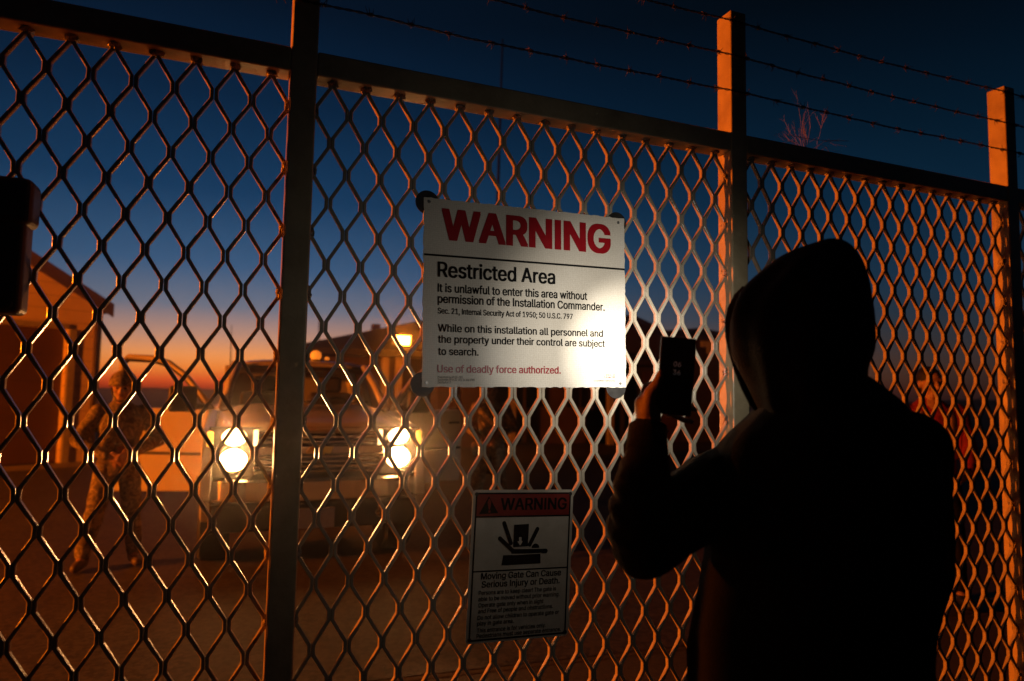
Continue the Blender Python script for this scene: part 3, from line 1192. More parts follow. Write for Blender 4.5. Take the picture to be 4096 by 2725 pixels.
for s in (-1, 1):
    hl = MB()
    hl.box(T(s * 0.665, 0.155, 0.99), (0.34, 0.06, 0.40))
    h = tp(hl, 'headlight', M['lamp_metal'], bevel=0.015)
    for z, rz in ((1.118, 0.068), (0.938, 0.090)):
        ln = MB()
        ln.ball(T(s * 0.66, 0.128, z), (0.106 if z < 1 else 0.092, 0.022, rz), 20, 12)
        ln.build('lens', M['lens'], h, smooth=True)
        o = lamp('headlight_beam', 'SPOT', T(s * 0.66, 0.085, z), (1.0, 0.43, 0.145), 78, 0.06, truck)
        o.data.spot_size = math.radians(40)
        o.data.spot_blend = 0.6
        aim(o, (-s * 0.03 - 0.06, -1, -0.09))
    ln = MB(); ln.box(T(s * 0.50, 0.118, 1.10), (0.035, 0.012, 0.15))
    ln.build('reflector', M['lens_dim'], h)
    mk = MB(); mk.box(T(s * 0.835, 0.165, 1.105), (0.05, 0.10, 0.125))
    tp(mk, 'marker_lamp', M['amber'], bevel=0.015)
bm_ = MB()
prof = [(-0.02, 0.775), (0.02, 0.790), (0.10, 0.79), (0.10, 0.60), (0.03, 0.595), (-0.02, 0.62)]
rings = []
for x in np.linspace(-0.93, 0.93, 21):
    back = 0.30 * (abs(x) / 0.93) ** 5 + 0.03 * (abs(x) / 0.93) ** 2
    rings.append([T(x, y + back, z) for y, z in prof])
bm_.loft(rings)
tp(bm_, 'bumper', M['chrome'], bevel=0.008)
v = MB(); v.box(T(0, 0.16, 0.48), (1.64, 0.10, 0.22))
tp(v, 'air_dam', M['trim'], bevel=0.02)
pl = MB(); pl.box(T(-0.03, 0.0, 0.475), (0.31, 0.012, 0.155))
pb = tp(pl, 'license_plate', M['plate'], bevel=0.004)
b = MB()
for x0, x1 in ((-0.185, 0.125),):
    b.span(T(x0, -0.012, 0.552), T(x1, -0.004, 0.560))
    b.span(T(x0, -0.012, 0.390), T(x1, -0.004, 0.398))
b.build('plate_frame', M['chrome'], pb)
for s in (-1, 1):
    hk = MB()
    hk.tube([T(s * 0.48, -0.03 + 0.0, 0.55), T(s * 0.48, -0.075, 0.53), T(s * 0.48, -0.07, 0.49), T(s * 0.48, 0.06, 0.49)], 0.014, 7)
    tp(hk, 'tow_hook', M['trim'], smooth=True)
# wheels
for s in (-1, 1):
    for y in (0.92, 4.25):
        c = T(s * 0.79, y, 0.40)
        wt = MB()
        prof = [(-0.12, 0.24), (-0.125, 0.37), (-0.10, 0.395), (0.10, 0.395), (0.125, 0.37), (0.12, 0.24)]
        wt.loft([[c + Vector((u, r * math.cos(a), r * math.sin(a))) for u, r in prof] for a in np.linspace(0, 2 * math.pi, 33)[:-1]] +
                [[c + Vector((u, r, 0)) for u, r in prof]], cap=False)
        tyre = tp(wt, 'wheel', M['rubber'], bevel=0.0)
        wr = MB()
        wr.tube([c + Vector((-0.09, 0, 0)), c + Vector((0.09, 0, 0))], 0.245, 24)
        for k in range(6):
            a = k * math.pi / 3
            wr.tube([c + Vector((s * 0.085, 0.09 * math.cos(a), 0.09 * math.sin(a))), c + Vector((s * 0.105, 0.09 * math.cos(a), 0.09 * math.sin(a)))], 0.014, 8)
        wr.build('rim', M['rim'], tyre)
ax = MB()
ax.tube([T(-0.75, 0.92, 0.40), T(0.75, 0.92, 0.40)], 0.05, 10)
ax.tube([T(-0.75, 4.25, 0.40), T(0.75, 4.25, 0.40)], 0.06, 10)
ax.span(T(-0.45, 0.4, 0.42), T(-0.37, 5.1, 0.54)); ax.span(T(0.37, 0.4, 0.42), T(0.45, 5.1, 0.54))
ax.span(T(-0.34, 0.5, 0.5), T(0.34, 1.3, 1.1))
tp(ax, 'chassis', M['trim'])
# open doors, hinged at the front pillars
for s, ang in ((-1, 66), (1, 66)):
    hinge = T(s * 0.865, 1.42, 0)
    a = math.radians(ang)
    e = Vector((s * math.sin(a), math.cos(a), 0))              # along the door, away from the hinge
    nrm = Vector((s * math.cos(a), -math.sin(a), 0))           # outer side

    def Dp(u, z, o=0.0):
        return hinge + e * u + nrm * o + Vector((0, 0, z))
    inward = -0.006
    outline = [(0.02, 0.52), (0.98, 0.50), (1.0, 0.75), (1.0, 1.31), (0.0, 1.30)]
    dm = MB()
    # the outer skin leans in above the waist
    dm.prism([Dp(u, z, 0) for u, z in outline], -nrm * 0.07)
    dr = tp(dm, 'door', M['truck'], bevel=0.018, seg=3)
    wf = MB()
    fr = [(0.03, 1.30), (0.16, 1.45), (0.34, 1.63), (0.52, 1.745), (0.68, 1.79), (0.94, 1.80), (0.985, 1.76), (0.985, 1.30)]
    lean = lambda z: -0.03 - 0.20 * max(0, z - 1.30)
    wf.tube([Dp(u, z, lean(z)) for u, z in fr], 0.030, 8)
    wf.build('window_frame', M['truck'], dr, smooth=True)
    wt = MB()
    fr2 = [(u * 0.94 + 0.03, 1.30 + (z - 1.30) * 0.93) for u, z in fr]
    wt.tube([Dp(u, z, lean(z) + 0.012) for u, z in fr2], 0.014, 6)
    wt.build('window_seal', M['trim'], dr, smooth=True)
    mr = MB()
    mr.box(Dp(0.16, 1.40, 0.20) + Vector((s * 0.03, 0, 0)), (0.24, 0.11, 0.24))
    mr.box(Dp(0.10, 1.33, 0.08), (0.08, 0.20, 0.06), Matrix.Rotation(s * 0.4, 3, 'Z'))
    mr.build('mirror', M['trim'], dr, bevel=0.035, seg=3)
    hd_ = MB()
    hd_.tube([Dp(0.80, 1.16, 0.004), Dp(0.81, 1.16, 0.028), Dp(0.93, 1.16, 0.028), Dp(0.94, 1.16, 0.004)], 0.012, 7)
    hd_.build('handle', M['trim'], dr, smooth=True)
    mo = MB()
    mo.add([Dp(0.03, 0.86, 0.004), Dp(0.98, 0.86, 0.004), Dp(0.98, 0.89, 0.004), Dp(0.03, 0.89, 0.004)], [(0, 1, 2, 3)])
    mo.build('side_moulding', M['trim'], dr, recalc=False)
for x, z, r in ((0.16, 1.885, 0.062), (0.285, 1.852, 0.026)):
    b = MB()
    b.tube([T(x, 2.3, 1.825), T(x, 2.3, 1.85)], r + 0.012, 14)
    bb = tp(b, 'roof_beacon', M['trim'])
    b = MB()
    b.ball(T(x, 2.3, z + 0.01), (r, r, r), 14, 9)
    b.build('beacon_lens', M['beacon'], bb, smooth=True)
an = MB(); an.tube([T(-0.72, 1.30, 1.30), T(-0.74, 1.36, 2.05)], [0.004, 0.0015], 6)
tp(an, 'aerial', M['trim'])

# ------------------------------------------------------------------ buildings
def wall_quad(mb, a, b, z0, z1, th, mi=0):
    """wall from a to b (2D), th thick away from the viewer's side"""
    a, b = Vector((*a, 0)), Vector((*b, 0))
    d = (b - a).normalized()
    n = Vector((-d.y, d.x, 0)) * th
    mb.prism([a + Vector((0, 0, z0)), b + Vector((0, 0, z0)), b + Vector((0, 0, z1)), a + Vector((0, 0, z1))], n, mi)


# garage on the left: gable front with a roller door
GA = Vector((-2.80, 14.0, 0))                       # right-hand front corner
gd = Vector((-0.85, -0.53, 0)).normalized()         # along the front, to the left
gn = Vector((0.53, -0.85, 0)).normalized()          # out of the front
GW, GE, GP = 7.6, 3.05, 5.15                        # width, eaves, peak
garage = empty('garage', (GA.x - 3, GA.y + 1.5, 0))
tag(garage, 'orange-lit gabled garage with a wide dark roller door', 'garage')


def G(u, z, o=0.0):
    return GA + gd * u + gn * o + Vector((0, 0, z))


b = MB()
D0, D1, DH = 0.62, 6.6, 2.62
b.prism([G(0, 0), G(D0, 0), G(D0, DH), G(D1, DH), G(D1, 0), G(GW, 0), G(GW, GE), G(GW / 2, GP), G(0, GE)], -gn * 0.22)
b.prism([G(0, 0, -0.23), G(0, 0, -9), G(0, GE, -9), G(0, GE, -0.23)], gd * 0.2)
b.prism([G(GW, 0, -0.23), G(GW, 0, -9), G(GW, GE, -9), G(GW, GE, -0.23)], -gd * 0.2)
b.prism([G(0.21, 0, -9), G(GW - .21, 0, -9), G(GW - .21, GE, -9), G(GW / 2, GP - .1, -9), G(0.21, GE, -9)], gn * 0.2)
b.build('wall', M['stucco'], garage)
b = MB()
for k in range(2):
    u0, u1 = (-0.12, GW / 2) if k == 0 else (GW + 0.12, GW / 2)
    sl = (GP - GE) / (GW / 2)
    z0 = GE - 0.12 * sl + 0.02
    b.prism([G(u0, z0, 0.16), G(u1, GP + 0.02, 0.16), G(u1, GP + 0.20, 0.16), G(u0, z0 + 0.18, 0.16)], -gn * 9.6)
b.build('roof', M['roof'], garage, bevel=0.01)
b = MB()
sl = (GP - GE) / (GW / 2)
for u0, u1 in ((-0.12, GW / 2), (GW + 0.12, GW / 2)):
    z0 = GE - 0.12 * sl
    b.prism([G(u0, z0 - 0.06, 0.164), G(u1, GP - 0.06, 0.164), G(u1, GP + 0.21, 0.164), G(u0, z0 + 0.21, 0.164)], gn * 0.04)
b.build('barge_board', M['trimwood'], garage)
b = MB(); b.prism([G(D0, 0.02, -0.16), G(D1, 0.02, -0.16), G(D1, DH, -0.16), G(D0, DH, -0.16)], -gn * 0.05)
b.build('roller_door', M['door_dark'], garage)
b = MB()
b.prism([G(D0 - 0.02, 0, 0.003), G(D0 - 0.02, 0, 0.05), G(D0 - 0.02, DH, 0.05), G(D0 - 0.02, DH, 0.003)], -gd * 0.12)
b.prism([G(D0, DH + 0.005, 0.003), G(D0, DH + 0.005, 0.05), G(D1, DH + 0.005, 0.05), G(D1, DH + 0.005, 0.003)], Vector((0, 0, 0.10)))
b.build('door_frame', M['reveal'], garage)
b = MB(); b.tube([G(0.12, 0.1, 0.05), G(0.12, GE - 0.1, 0.05)], 0.045, 8)
b.build('downpipe', M['trimwood'], garage, smooth=True)
ap = MB(); ap.add([G(-0.4, 0.008, 0.9), G(GW, 0.008, 0.9), G(GW, 0.008, 0.0), G(-0.4, 0.008, 0.0)], [(0, 1, 2, 3)])
tag(ap.build('path', mat('concrete_apron', (0.26, 0.22, 0.18), 0.85, 0, 0.35, 3)), kind='structure')

# house in the middle distance
house = empty('house', (6.0, 19, 0))
tag(house, 'low house with a dark hipped roof and pale porch posts beside the lit lamp', 'house')
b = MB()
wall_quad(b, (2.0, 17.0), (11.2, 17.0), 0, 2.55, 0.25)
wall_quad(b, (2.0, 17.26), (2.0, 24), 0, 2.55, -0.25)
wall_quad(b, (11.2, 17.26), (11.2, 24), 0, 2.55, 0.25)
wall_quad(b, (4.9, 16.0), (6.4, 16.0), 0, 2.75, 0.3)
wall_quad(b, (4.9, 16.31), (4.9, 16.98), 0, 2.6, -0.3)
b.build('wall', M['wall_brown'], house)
b = MB()
E0, R0 = 2.45, 4.3
b.add([(1.0, 16.1, E0), (12.0, 16.1, E0), (12.0, 25, E0), (1.0, 25, E0), (7.0, 20.5, R0), (8.2, 20.5, R0),
       (1.0, 16.1, E0 + .16), (12.0, 16.1, E0 + .16), (12.0, 25, E0 + .16), (1.0, 25, E0 + .16)],
      [(0, 3, 2, 1), (0, 1, 7, 6), (1, 2, 8, 7), (2, 3, 9, 8), (3, 0, 6, 9), (6, 7, 5, 4), (7, 8, 5), (8, 9, 4, 5), (9, 6, 4)])
rf_ = b.build('roof', M['roof'], house)
b = MB()
cq = at_y(866, 768, 18.6)
b.span((cq.x - 0.26, 18.3, 2.6), (cq.x + 0.26, 18.9, cq.z - 0.08)); b.span((cq.x - 0.14, 18.46, cq.z - 0.08), (cq.x + 0.10, 18.74, cq.z + 0.28))
b.build('chimney', M['wall_brown'], rf_, bevel=0.02)
for px in (886, 917, 1092, 1180, 1405):
    q = at_y(px, 870, 16.35)
    b = MB(); b.span((q.x - 0.09, 16.26, 0), (q.x + 0.09, 16.44, 2.44))
    b.build('porch_post', M['post_pale'], house, bevel=0.01)
for px0, px1 in ((1010, 1072), (1205, 1262), (1300, 1366)):
    q0, q1 = at_y(px0, 900, 17.0), at_y(px1, 900, 17.0)
    b = MB()
    b.span((q0.x, 16.96, 1.05), (q1.x, 16.995, 1.98))
    f = b.build('window', M['trimwood'], house, bevel=0.01)
    b = MB(); b.span((q0.x + 0.06, 16.94, 1.11), ((q0.x + q1.x) / 2 - 0.03, 16.957, 1.92)); b.span(((q0.x + q1.x) / 2 + 0.03, 16.94, 1.11), (q1.x - 0.06, 16.957, 1.92))
    b.build('pane', M['glass'], f)
b = MB(); q = at_y(1112, 960, 17.0)
b.span((q.x - 0.45, 16.95, 0.03), (q.x + 0.45, 16.995, 2.05))
dd = b.build('door', M['trimwood'], house, bevel=0.01)
b = MB(); b.ball((q.x + 0.36, 16.92, 1.0), 0.035); b.build('handle', M['chrome'], dd, smooth=True)

# the lit lamp on the porch wall
q = at_y(929, 784, 15.55)
wl = empty('wall_lamp', (q.x, 15.9, q.z))
tag(wl, 'glowing orange sodium flood lamp on the house front', 'lamp')
b = MB()
b.prism([(q.x - 0.20, 15.62, q.z + 0.135), (q.x + 0.20, 15.62, q.z + 0.135), (q.x + 0.18, 15.62, q.z - 0.125), (q.x - 0.145, 15.62, q.z - 0.125)], (0, 0.22, 0))
b.build('housing', M['lamp_metal'], wl, bevel=0.01)
b = MB()
b.prism([(q.x - 0.19, 15.57, q.z + 0.12), (q.x + 0.19, 15.57, q.z + 0.12), (q.x + 0.165, 15.57, q.z - 0.11), (q.x - 0.13, 15.57, q.z - 0.11)], (0, 0.045, 0))
b.build('lamp_lens', M['sodium'], wl, bevel=0.008)
b = MB(); b.tube([(q.x, 15.84, q.z), (q.x, 16.02, q.z - 0.05)], 0.03, 8)
b.build('bracket', M['lamp_metal'], wl)

# dark building on the right
shed = empty('workshop', (13, 18, 0))
tag(shed, 'dark workshop with a low gable and a small pale vent, right of the sign', 'building')


def poly_front(pix, Y):
    return [at_y(x, y, Y) for x, y in pix]


SY = 17.0
f = poly_front([(1330, 800), (1440, 726), (1519, 763), (1594, 757), (1672, 772)], SY)
x0, x1 = f[0].x, f[-1].x
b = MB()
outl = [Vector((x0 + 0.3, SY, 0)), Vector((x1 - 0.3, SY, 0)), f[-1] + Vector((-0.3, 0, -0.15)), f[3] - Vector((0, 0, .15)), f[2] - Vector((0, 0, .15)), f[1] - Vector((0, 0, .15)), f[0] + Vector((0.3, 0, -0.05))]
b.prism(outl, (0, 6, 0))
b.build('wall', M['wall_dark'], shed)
b = MB()
for k in range(4):
    a_, c_ = f[k], f[k + 1]
    b.prism([a_ + Vector((0, -0.4, -0.13)), c_ + Vector((0, -0.4, -0.13)), c_ + Vector((0, -0.4, 0)), a_ + Vector((0, -0.4, 0))], (0, 6.8, 0))
b.build('roof', M['roof'], shed)
q0, q1 = at_y(1613, 785, SY), at_y(1640, 800, SY)
b = MB()
b.span((q0.x, SY - 0.06, q1.z), (q1.x, SY - 0.003, q0.z)); b.span(((q0.x + q1.x) / 2, SY - 0.055, q1.z - 0.22), (q1.x, SY - 0.003, q1.z - 0.004))
b.build('vent', M['pale'], shed)
b = MB()
q0, q1 = at_y(1480, 905, SY), at_y(1560, 905, SY)
b.span((q0.x, SY - 0.05, 0.02), (q1.x, SY - 0.003, 2.3))
b.build('door', M['door_dark'], shed)

# masts
def mast(px, ytop, dist, r0, r1, label, guy=False):
    a_, c_ = at_d(px[0], 880, dist), at_d(px[1], ytop, dist)
    base = Vector((a_.x, a_.y, 0))
    m_ = MB()
    m_.tube([base, base.lerp(c_, 0.5), c_], [r0, (r0 + r1) / 2, r1], 10)
    m_.tube([base, base + Vector((0, 0, 0.25))], r0 * 2.2, 10)
    return tag(m_.build('aerial_mast', M['mast'], smooth=True), label, 'mast', 'aerial masts behind the gate')


mast((1130, 1157), 90, 13.0, 0.055, 0.014, 'tall tapering aerial mast rising behind the large sign')
mast((735, 735), 738, 30.0, 0.045, 0.03, 'short thin mast standing right of the first gate post')
mast((533, 533), 748, 40.0, 0.03, 0.02, 'faint thin mast in the sunset left of the first gate post')

# lamp standard far to the left, out of the picture, that lights the yard
LP = Vector((-12.0, 3.4, 2.75))
sl_ = empty('lamp_post', (LP.x - 0.9, LP.y, 0))
tag(sl_, 'low sodium lamp on a post at the left end of the yard', 'lamp post')
b = MB(); b.tube([(LP.x - 0.9, LP.y, 0), (LP.x - 0.9, LP.y, LP.z + 0.2)], [0.07, 0.05], 12)
b.build('pole', M['lamp_metal'], sl_, smooth=True)
b = MB(); b.box((LP.x - 0.35, LP.y, LP.z + 0.2), (1.2, 0.26, 0.14))
b.build('lamp_head', M['lamp_metal'], sl_, bevel=0.03)
b = MB(); b.ball((LP.x, LP.y, LP.z + 0.11), (0.12, 0.09, 0.03))
b.build('lamp_lens', M['sodium'], sl_, smooth=True)
SOD = (1.0, 0.17, 0.004)
o = lamp('sodium_light', 'POINT', LP, SOD, 10500, 0.10, sl_)

_q = at_y(929, 784, 15.40)
lamp('wall_light', 'POINT', _q, SOD, 40, 0.12, wl)
# cabinet added out of view to block sodium light from the hooded person
gc = empty('shade_cabinet', (-5.1, 0.75, 0))
tag(gc, 'tall grey cabinet added out of view to shade the hooded person from the lamp', 'cabinet')
b = MB(); b.span((-5.35, 0.30, 0.08), (-4.85, 1.025, 2.42))
b.build('cabinet_body', M['lamp_metal'], gc, bevel=0.02)
b = MB(); b.span((-5.4, 0.25, 0.0), (-4.8, 1.05, 0.08))
b.build('plinth', M['reveal'], gc)
b = MB(); b.span((-5.2, 0.27, 1.1), (-5.16, 0.30, 1.25))
b.build('handle', M['trim'], gc)
bw = empty('shade_wall', (-5.1, -3.0, 0))  # unseen wall, added to shade the ground on the viewer's side
tag(bw, 'grey wall added out of view to keep lamp light off the near ground', 'wall')
b = MB(); b.span((-5.22, -7.0, 0), (-5.0, 0.22, 2.3))
b.build('wall_face', M['reveal'], bw, bevel=0.01)
b = MB(); b.span((-5.26, -7.02, 2.303), (-4.96, 0.23, 2.38))
b.build('coping', M['reveal'], bw, bevel=0.01)
#--PEOPLE--
# ------------------------------------------------------------------ people
def torso_ab(z):
    """half width and half depth of a clothed torso at height z (1.78 m figure)"""
    zs = [0.86, 0.95, 1.05, 1.18, 1.32, 1.42, 1.48, 1.53]
    a = [0.175, 0.178, 0.165, 0.175, 0.195, 0.195, 0.150, 0.075]
    b = [0.120, 0.122, 0.112, 0.120, 0.132, 0.120, 0.095, 0.070]
    return np.interp(z, zs, a), np.interp(z, zs, b)


def hand(mb, wrist, palm_dir, normal, thumb_side, s=1.0, curl=0.5):
    """palm with five unequal bent fingers; palm_dir along the hand, normal out of the palm"""
    d, n, t = Vector(palm_dir).normalized(), Vector(normal).normalized(), Vector(thumb_side).normalized()
    w = Vector(wrist)
    for k in range(4):
        o = t * (0.030 - 0.020 * k) * s
        mb.capsule(w + o * 0.6, w + d * 0.080 * s + o, 0.017 * s, 0.013 * s, 9)
    for k, ln in enumerate((0.070, 0.078, 0.072, 0.056)):
        p = w + d * 0.085 * s + t * (0.030 - 0.020 * k) * s
        dd = d.copy()
        r = 0.0095 * s
        for j in range(3):
            dd = (dd + n * curl * (0.5 + 0.25 * j)).normalized()
            q_ = p + dd * ln * (0.45, 0.32, 0.23)[j] * s
            mb.capsule(p, q_, r, r * 0.9, 8)
            p, r = q_, r * 0.9
    p = w + t * 0.022 * s + d * 0.015 * s
    q_ = p + (d * 0.5 + t * 0.8 + n * 0.4).normalized() * 0.042 * s
    mb.capsule(p, q_, 0.015 * s, 0.012 * s, 9)
    mb.capsule(q_, q_ + (d * 0.9 + t * 0.25 + n * 0.4).normalized() * 0.045 * s, 0.0115 * s, 0.009 * s, 9)


def head(mb, c, fwd, s=1.0):
    f = Vector(fwd).normalized()
    l = Vector((0, 0, 1)).cross(f).normalized()
    u = f.cross(l)
    R3 = Matrix((l, f, u)).transposed()
    P = lambda a, b, z: Vector(c) + R3 @ (Vector((a, b, z)) * s)
    mb.ball(P(0, -0.008, 0.022), (0.076 * s, 0.096 * s, 0.092 * s), 20, 14, R3)
    mb.ball(P(0, 0.022, -0.035), (0.060 * s, 0.068 * s, 0.078 * s), 18, 12, R3)
    mb.capsule(P(-0.018, 0.062, -0.098), P(0.018, 0.062, -0.098), 0.022 * s, 0.022 * s)      # chin
    mb.capsule(P(0, 0.084, 0.008), P(0, 0.103, -0.032), 0.010 * s, 0.015 * s)                # nose
    mb.capsule(P(-0.012, 0.094, -0.035), P(0.012, 0.094, -0.035), 0.010 * s, 0.010 * s)
    mb.capsule(P(-0.045, 0.075, 0.022), P(0.045, 0.075, 0.022), 0.014 * s, 0.014 * s)        # brow
    mb.capsule(P(-0.020, 0.082, -0.060), P(0.020, 0.082, -0.060), 0.009 * s, 0.009 * s)      # lips
    for k in (-1, 1):
        mb.ball(P(k * 0.078, -0.008, -0.012), (0.012 * s, 0.022 * s, 0.033 * s), 10, 8, R3)  # ears
        mb.ball(P(k * 0.045, 0.062, -0.028), (0.022 * s, 0.024 * s, 0.026 * s), 10, 8, R3)   # cheeks
    return P, R3


def face_parts(P, R3, s, root):
    for k in (-1, 1):
        e = MB(); e.ball(P(k * 0.032, 0.080, 0.002), (0.014 * s, 0.010 * s, 0.009 * s), 12, 8, R3)
        e.build('eye', M['sign_black'], root, smooth=True)
    e = MB(); e.capsule(P(-0.022, 0.0895, -0.060), P(0.022, 0.0895, -0.060), 0.0026 * s, 0.0026 * s)
    e.build('mouth', M['hair'], root, smooth=True)


def figure(loc, facing, s, label, joints, jacket, trousers, boots, group=None, look=None, headgear=None, glove=None, gear=None):
    """joints in the figure's own frame: (to its left, forward, up), for a 1.78 m person, scaled by s"""
    f = Vector((*facing, 0)).normalized()
    l = Vector((0, 0, 1)).cross(f)
    base = Vector((*loc, 0.004))

    def W_(p):
        return base + (l * p[0] + f * p[1] + Vector((0, 0, p[2]))) * s
    J = {k: W_(v) for k, v in joints.items()}
    lk_ = (l * look[0] + f * look[1] + Vector((0, 0, look[2]))) if look else f
    body = MB()
    P, R3 = head(body, J['head'], lk_, s)
    body.capsule(J['head'] - Vector((0, 0, 0.06)) * s, J['neck'], 0.055 * s, 0.062 * s)
    body.chain([W_((0, 0, 1.46)), W_((0, 0, 1.28)), W_((0, 0.0, 1.08)), W_((0, 0, 0.95))], [0.10 * s, 0.13 * s, 0.12 * s, 0.13 * s])
    for k in ('l', 'r'):
        body.chain([J['sh' + k], J['el' + k], J['wr' + k]], [0.052 * s, 0.042 * s, 0.028 * s])
        body.chain([J['hip' + k], J['kn' + k], J['an' + k]], [0.085 * s, 0.058 * s, 0.042 * s])
        body.capsule(J['an' + k], J['toe' + k], 0.042 * s, 0.035 * s)
        d = J['wr' + k] - J['el' + k]
        hd_, nrm, th = joints_h[k] if False else (d.normalized() + (J['fg' + k] - J['wr' + k]).normalized() * 1.2, -Vector((0, 0, 1)) * 0.6 - f * 0.4, Vector((0, 0, 0.9)) + f * 0.3)
        hand(body, J['wr' + k], hd_, nrm, th, s, 0.55)
    root = body.organic('person', M['skin'], None, 0.0085 * s, 5)
    tag(root, label, 'person', group)
    face_parts(P, R3, s, root)
    jk = MB()
    rings = []
    for z in np.linspace(0.83, 1.53, 11):
        a, b_ = torso_ab(z)
        rings.append([W_((a * math.cos(t_), b_ * math.sin(t_), z)) for t_ in np.linspace(0, 2 * math.pi, 21)[:-1]])
    jk.loft(rings)
    for k in ('l', 'r'):
        w_end = J['wr' + k] - (J['wr' + k] - J['el' + k]).normalized() * 0.01
        jk.chain([J['sh' + k], J['el' + k], w_end], [0.080 * s, 0.064 * s, 0.046 * s])
    if gear:
        for c_, r_ in gear:
            jk.ball(W_(c_), tuple(x * s for x in r_), 12, 8, Matrix((l, f, Vector((0, 0, 1)))).transposed())
    jk.capsule(J['neck'] - Vector((0, 0, 0.03)) * s, J['neck'] + Vector((0, 0, 0.012)) * s, 0.085 * s, 0.074 * s)
    jk.organic('jacket', M[jacket], root, 0.012 * s, 5, lambda p: 0.006 * noise.noise(p * 14) + 0.004 * noise.noise(p * 33))
    tr = MB()
    tr.loft([[W_((a * math.cos(t_), b_ * math.sin(t_), z)) for t_ in np.linspace(0, 2 * math.pi, 21)[:-1]] for z, a, b_ in
             ((0.80, 0.15, 0.11), (0.86, 0.172, 0.118), (0.95, 0.17, 0.115), (1.0, 0.155, 0.105))])
    for k in ('l', 'r'):
        tr.chain([J['hip' + k], J['kn' + k], J['an' + k] + Vector((0, 0, 0.06)) * s], [0.105 * s, 0.082 * s, 0.070 * s])
    tr.organic('trousers', M[trousers], root, 0.012 * s, 5, lambda p: 0.007 * noise.noise(p * 11) + 0.004 * noise.noise(p * 30))
    for k in ('l', 'r'):
        bt_ = MB()
        bt_.capsule(J['an' + k] + Vector((0, 0, 0.08)) * s, J['an' + k] - Vector((0, 0, 0.02)) * s, 0.056 * s, 0.052 * s)
        bt_.capsule(J['an' + k] - Vector((0, 0, 0.02)) * s, J['toe' + k], 0.050 * s, 0.043 * s)
        bt_.organic('boot', M[boots], root, 0.010 * s, 3)
    if headgear == 'helmet':
        h = MB()
        hr = []
        for ph in np.linspace(-0.28, 1.5, 9):
            hr.append([P(0.120 * math.cos(ph) * math.cos(t_), 0.138 * math.cos(ph) * math.sin(t_) - 0.006 + (0.012 if ph < -0.1 and math.sin(t_) > 0.5 else 0),
                         0.045 + 0.124 * math.sin(ph) + (0.018 * max(0, math.sin(t_)) if ph < 0 else 0)) for t_ in np.linspace(0, 2 * math.pi, 29)[:-1]])
        h.loft(hr, cap=False)
        h.f.append(tuple(range(len(h.v) - 28, len(h.v)))); h.m.append(0)
        ob_ = h.build('helmet', M['camo'], root, smooth=True)
        md_ = ob_.modifiers.new('thick', 'SOLIDIFY'); md_.thickness = 0.008; md_.offset = -1
        h = MB()
        for k in (-1, 1):
            h.tube([P(k * 0.088, 0.03, 0.01), P(k * 0.078, 0.04, -0.06), P(k * 0.03, 0.068, -0.118), P(0, 0.075, -0.122)], 0.0075 * s, 6)
        h.build('chin_strap', M['black_plastic'], root, smooth=True)
    elif headgear == 'cap':
        h = MB()
        hr = []
        for ph in np.linspace(0.05, 1.5, 7):
            hr.append([P(0.086 * math.cos(ph) * math.cos(t_), 0.106 * math.cos(ph) * math.sin(t_) - 0.010, 0.040 + 0.092 * math.sin(ph) ** 0.7) for t_ in np.linspace(0, 2 * math.pi, 25)[:-1]])
        h.loft(hr, cap=True)
        h.prism([P(x, 0.088 + 0.07 * (1 - (x / 0.075) ** 2), 0.042) for x in np.linspace(-0.075, 0.075, 9)] + [P(0.075, 0.05, 0.046), P(-0.075, 0.05, 0.046)], Vector((0, 0, 0.006)))
        h.build('cap', M[jacket] if jacket == 'camo' else M['hair'], root, smooth=False, bevel=0.002)
    else:
        h = MB()
        h.ball(P(0, -0.022, 0.040), (0.085 * s, 0.100 * s, 0.090 * s), 20, 14, R3)
        h.ball(P(0, -0.045, -0.005), (0.078 * s, 0.070 * s, 0.085 * s), 18, 12, R3)
        h.organic('hair', M['hair'], root, 0.009 * s, 2, lambda p: 0.006 * noise.noise(p * 60))
    return root, W_, s


def stand(spread=0.16, **kw):
    j = dict(head=(0, 0.02, 1.655), neck=(0, 0, 1.505), shl=(0.185, 0, 1.425), shr=(-0.185, 0, 1.425),
             ell=(0.26, 0.0, 1.15), elr=(-0.26, 0.0, 1.15), wrl=(0.25, 0.08, 0.92), wrr=(-0.25, 0.08, 0.92), fgl=(0.25, 0.12, 0.80), fgr=(-0.25, 0.12, 0.80),
             hipl=(0.095, 0, 0.90), hipr=(-0.095, 0, 0.90), knl=(0.095 + spread * .45, 0.03, 0.49), knr=(-0.095 - spread * .45, 0.03, 0.49),
             anl=(0.09 + spread, 0, 0.085), anr=(-0.09 - spread, 0, 0.085), toel=(0.11 + spread, 0.17, 0.045), toer=(-0.11 - spread, 0.17, 0.045))
    j.update(kw)
    return j


sx_, sy_ = at_d(258, 1296, 6.75).x, at_d(258, 1296, 6.75).y
figure((sx_, sy_), (0.22, -1), 0.90, 'soldier in camouflage and helmet standing in front of the open truck door',
       stand(0.08, anr=(-0.24, 0.02, 0.085), toer=(-0.30, 0.17, 0.045), knr=(-0.17, 0.06, 0.49), ell=(0.34, 0.02, 1.16), elr=(-0.34, 0.02, 1.16), wrl=(0.10, 0.21, 1.06), wrr=(-0.11, 0.20, 1.03), fgl=(-0.02, 0.24, 1.04), fgr=(0.02, 0.24, 1.00)),
       'camo', 'camo', 'leather', None, look=(-0.25, 1, -0.08), headgear='helmet',
       gear=[((0, 0.07, 1.28), (0.19, 0.10, 0.20)), ((0.0, -0.06, 1.28), (0.18, 0.10, 0.22)), ((0.12, 0.13, 1.12), (0.06, 0.05, 0.07)), ((-0.12, 0.13, 1.12), (0.06, 0.05, 0.07))])
p = at_d(1131, 907, 8.6)
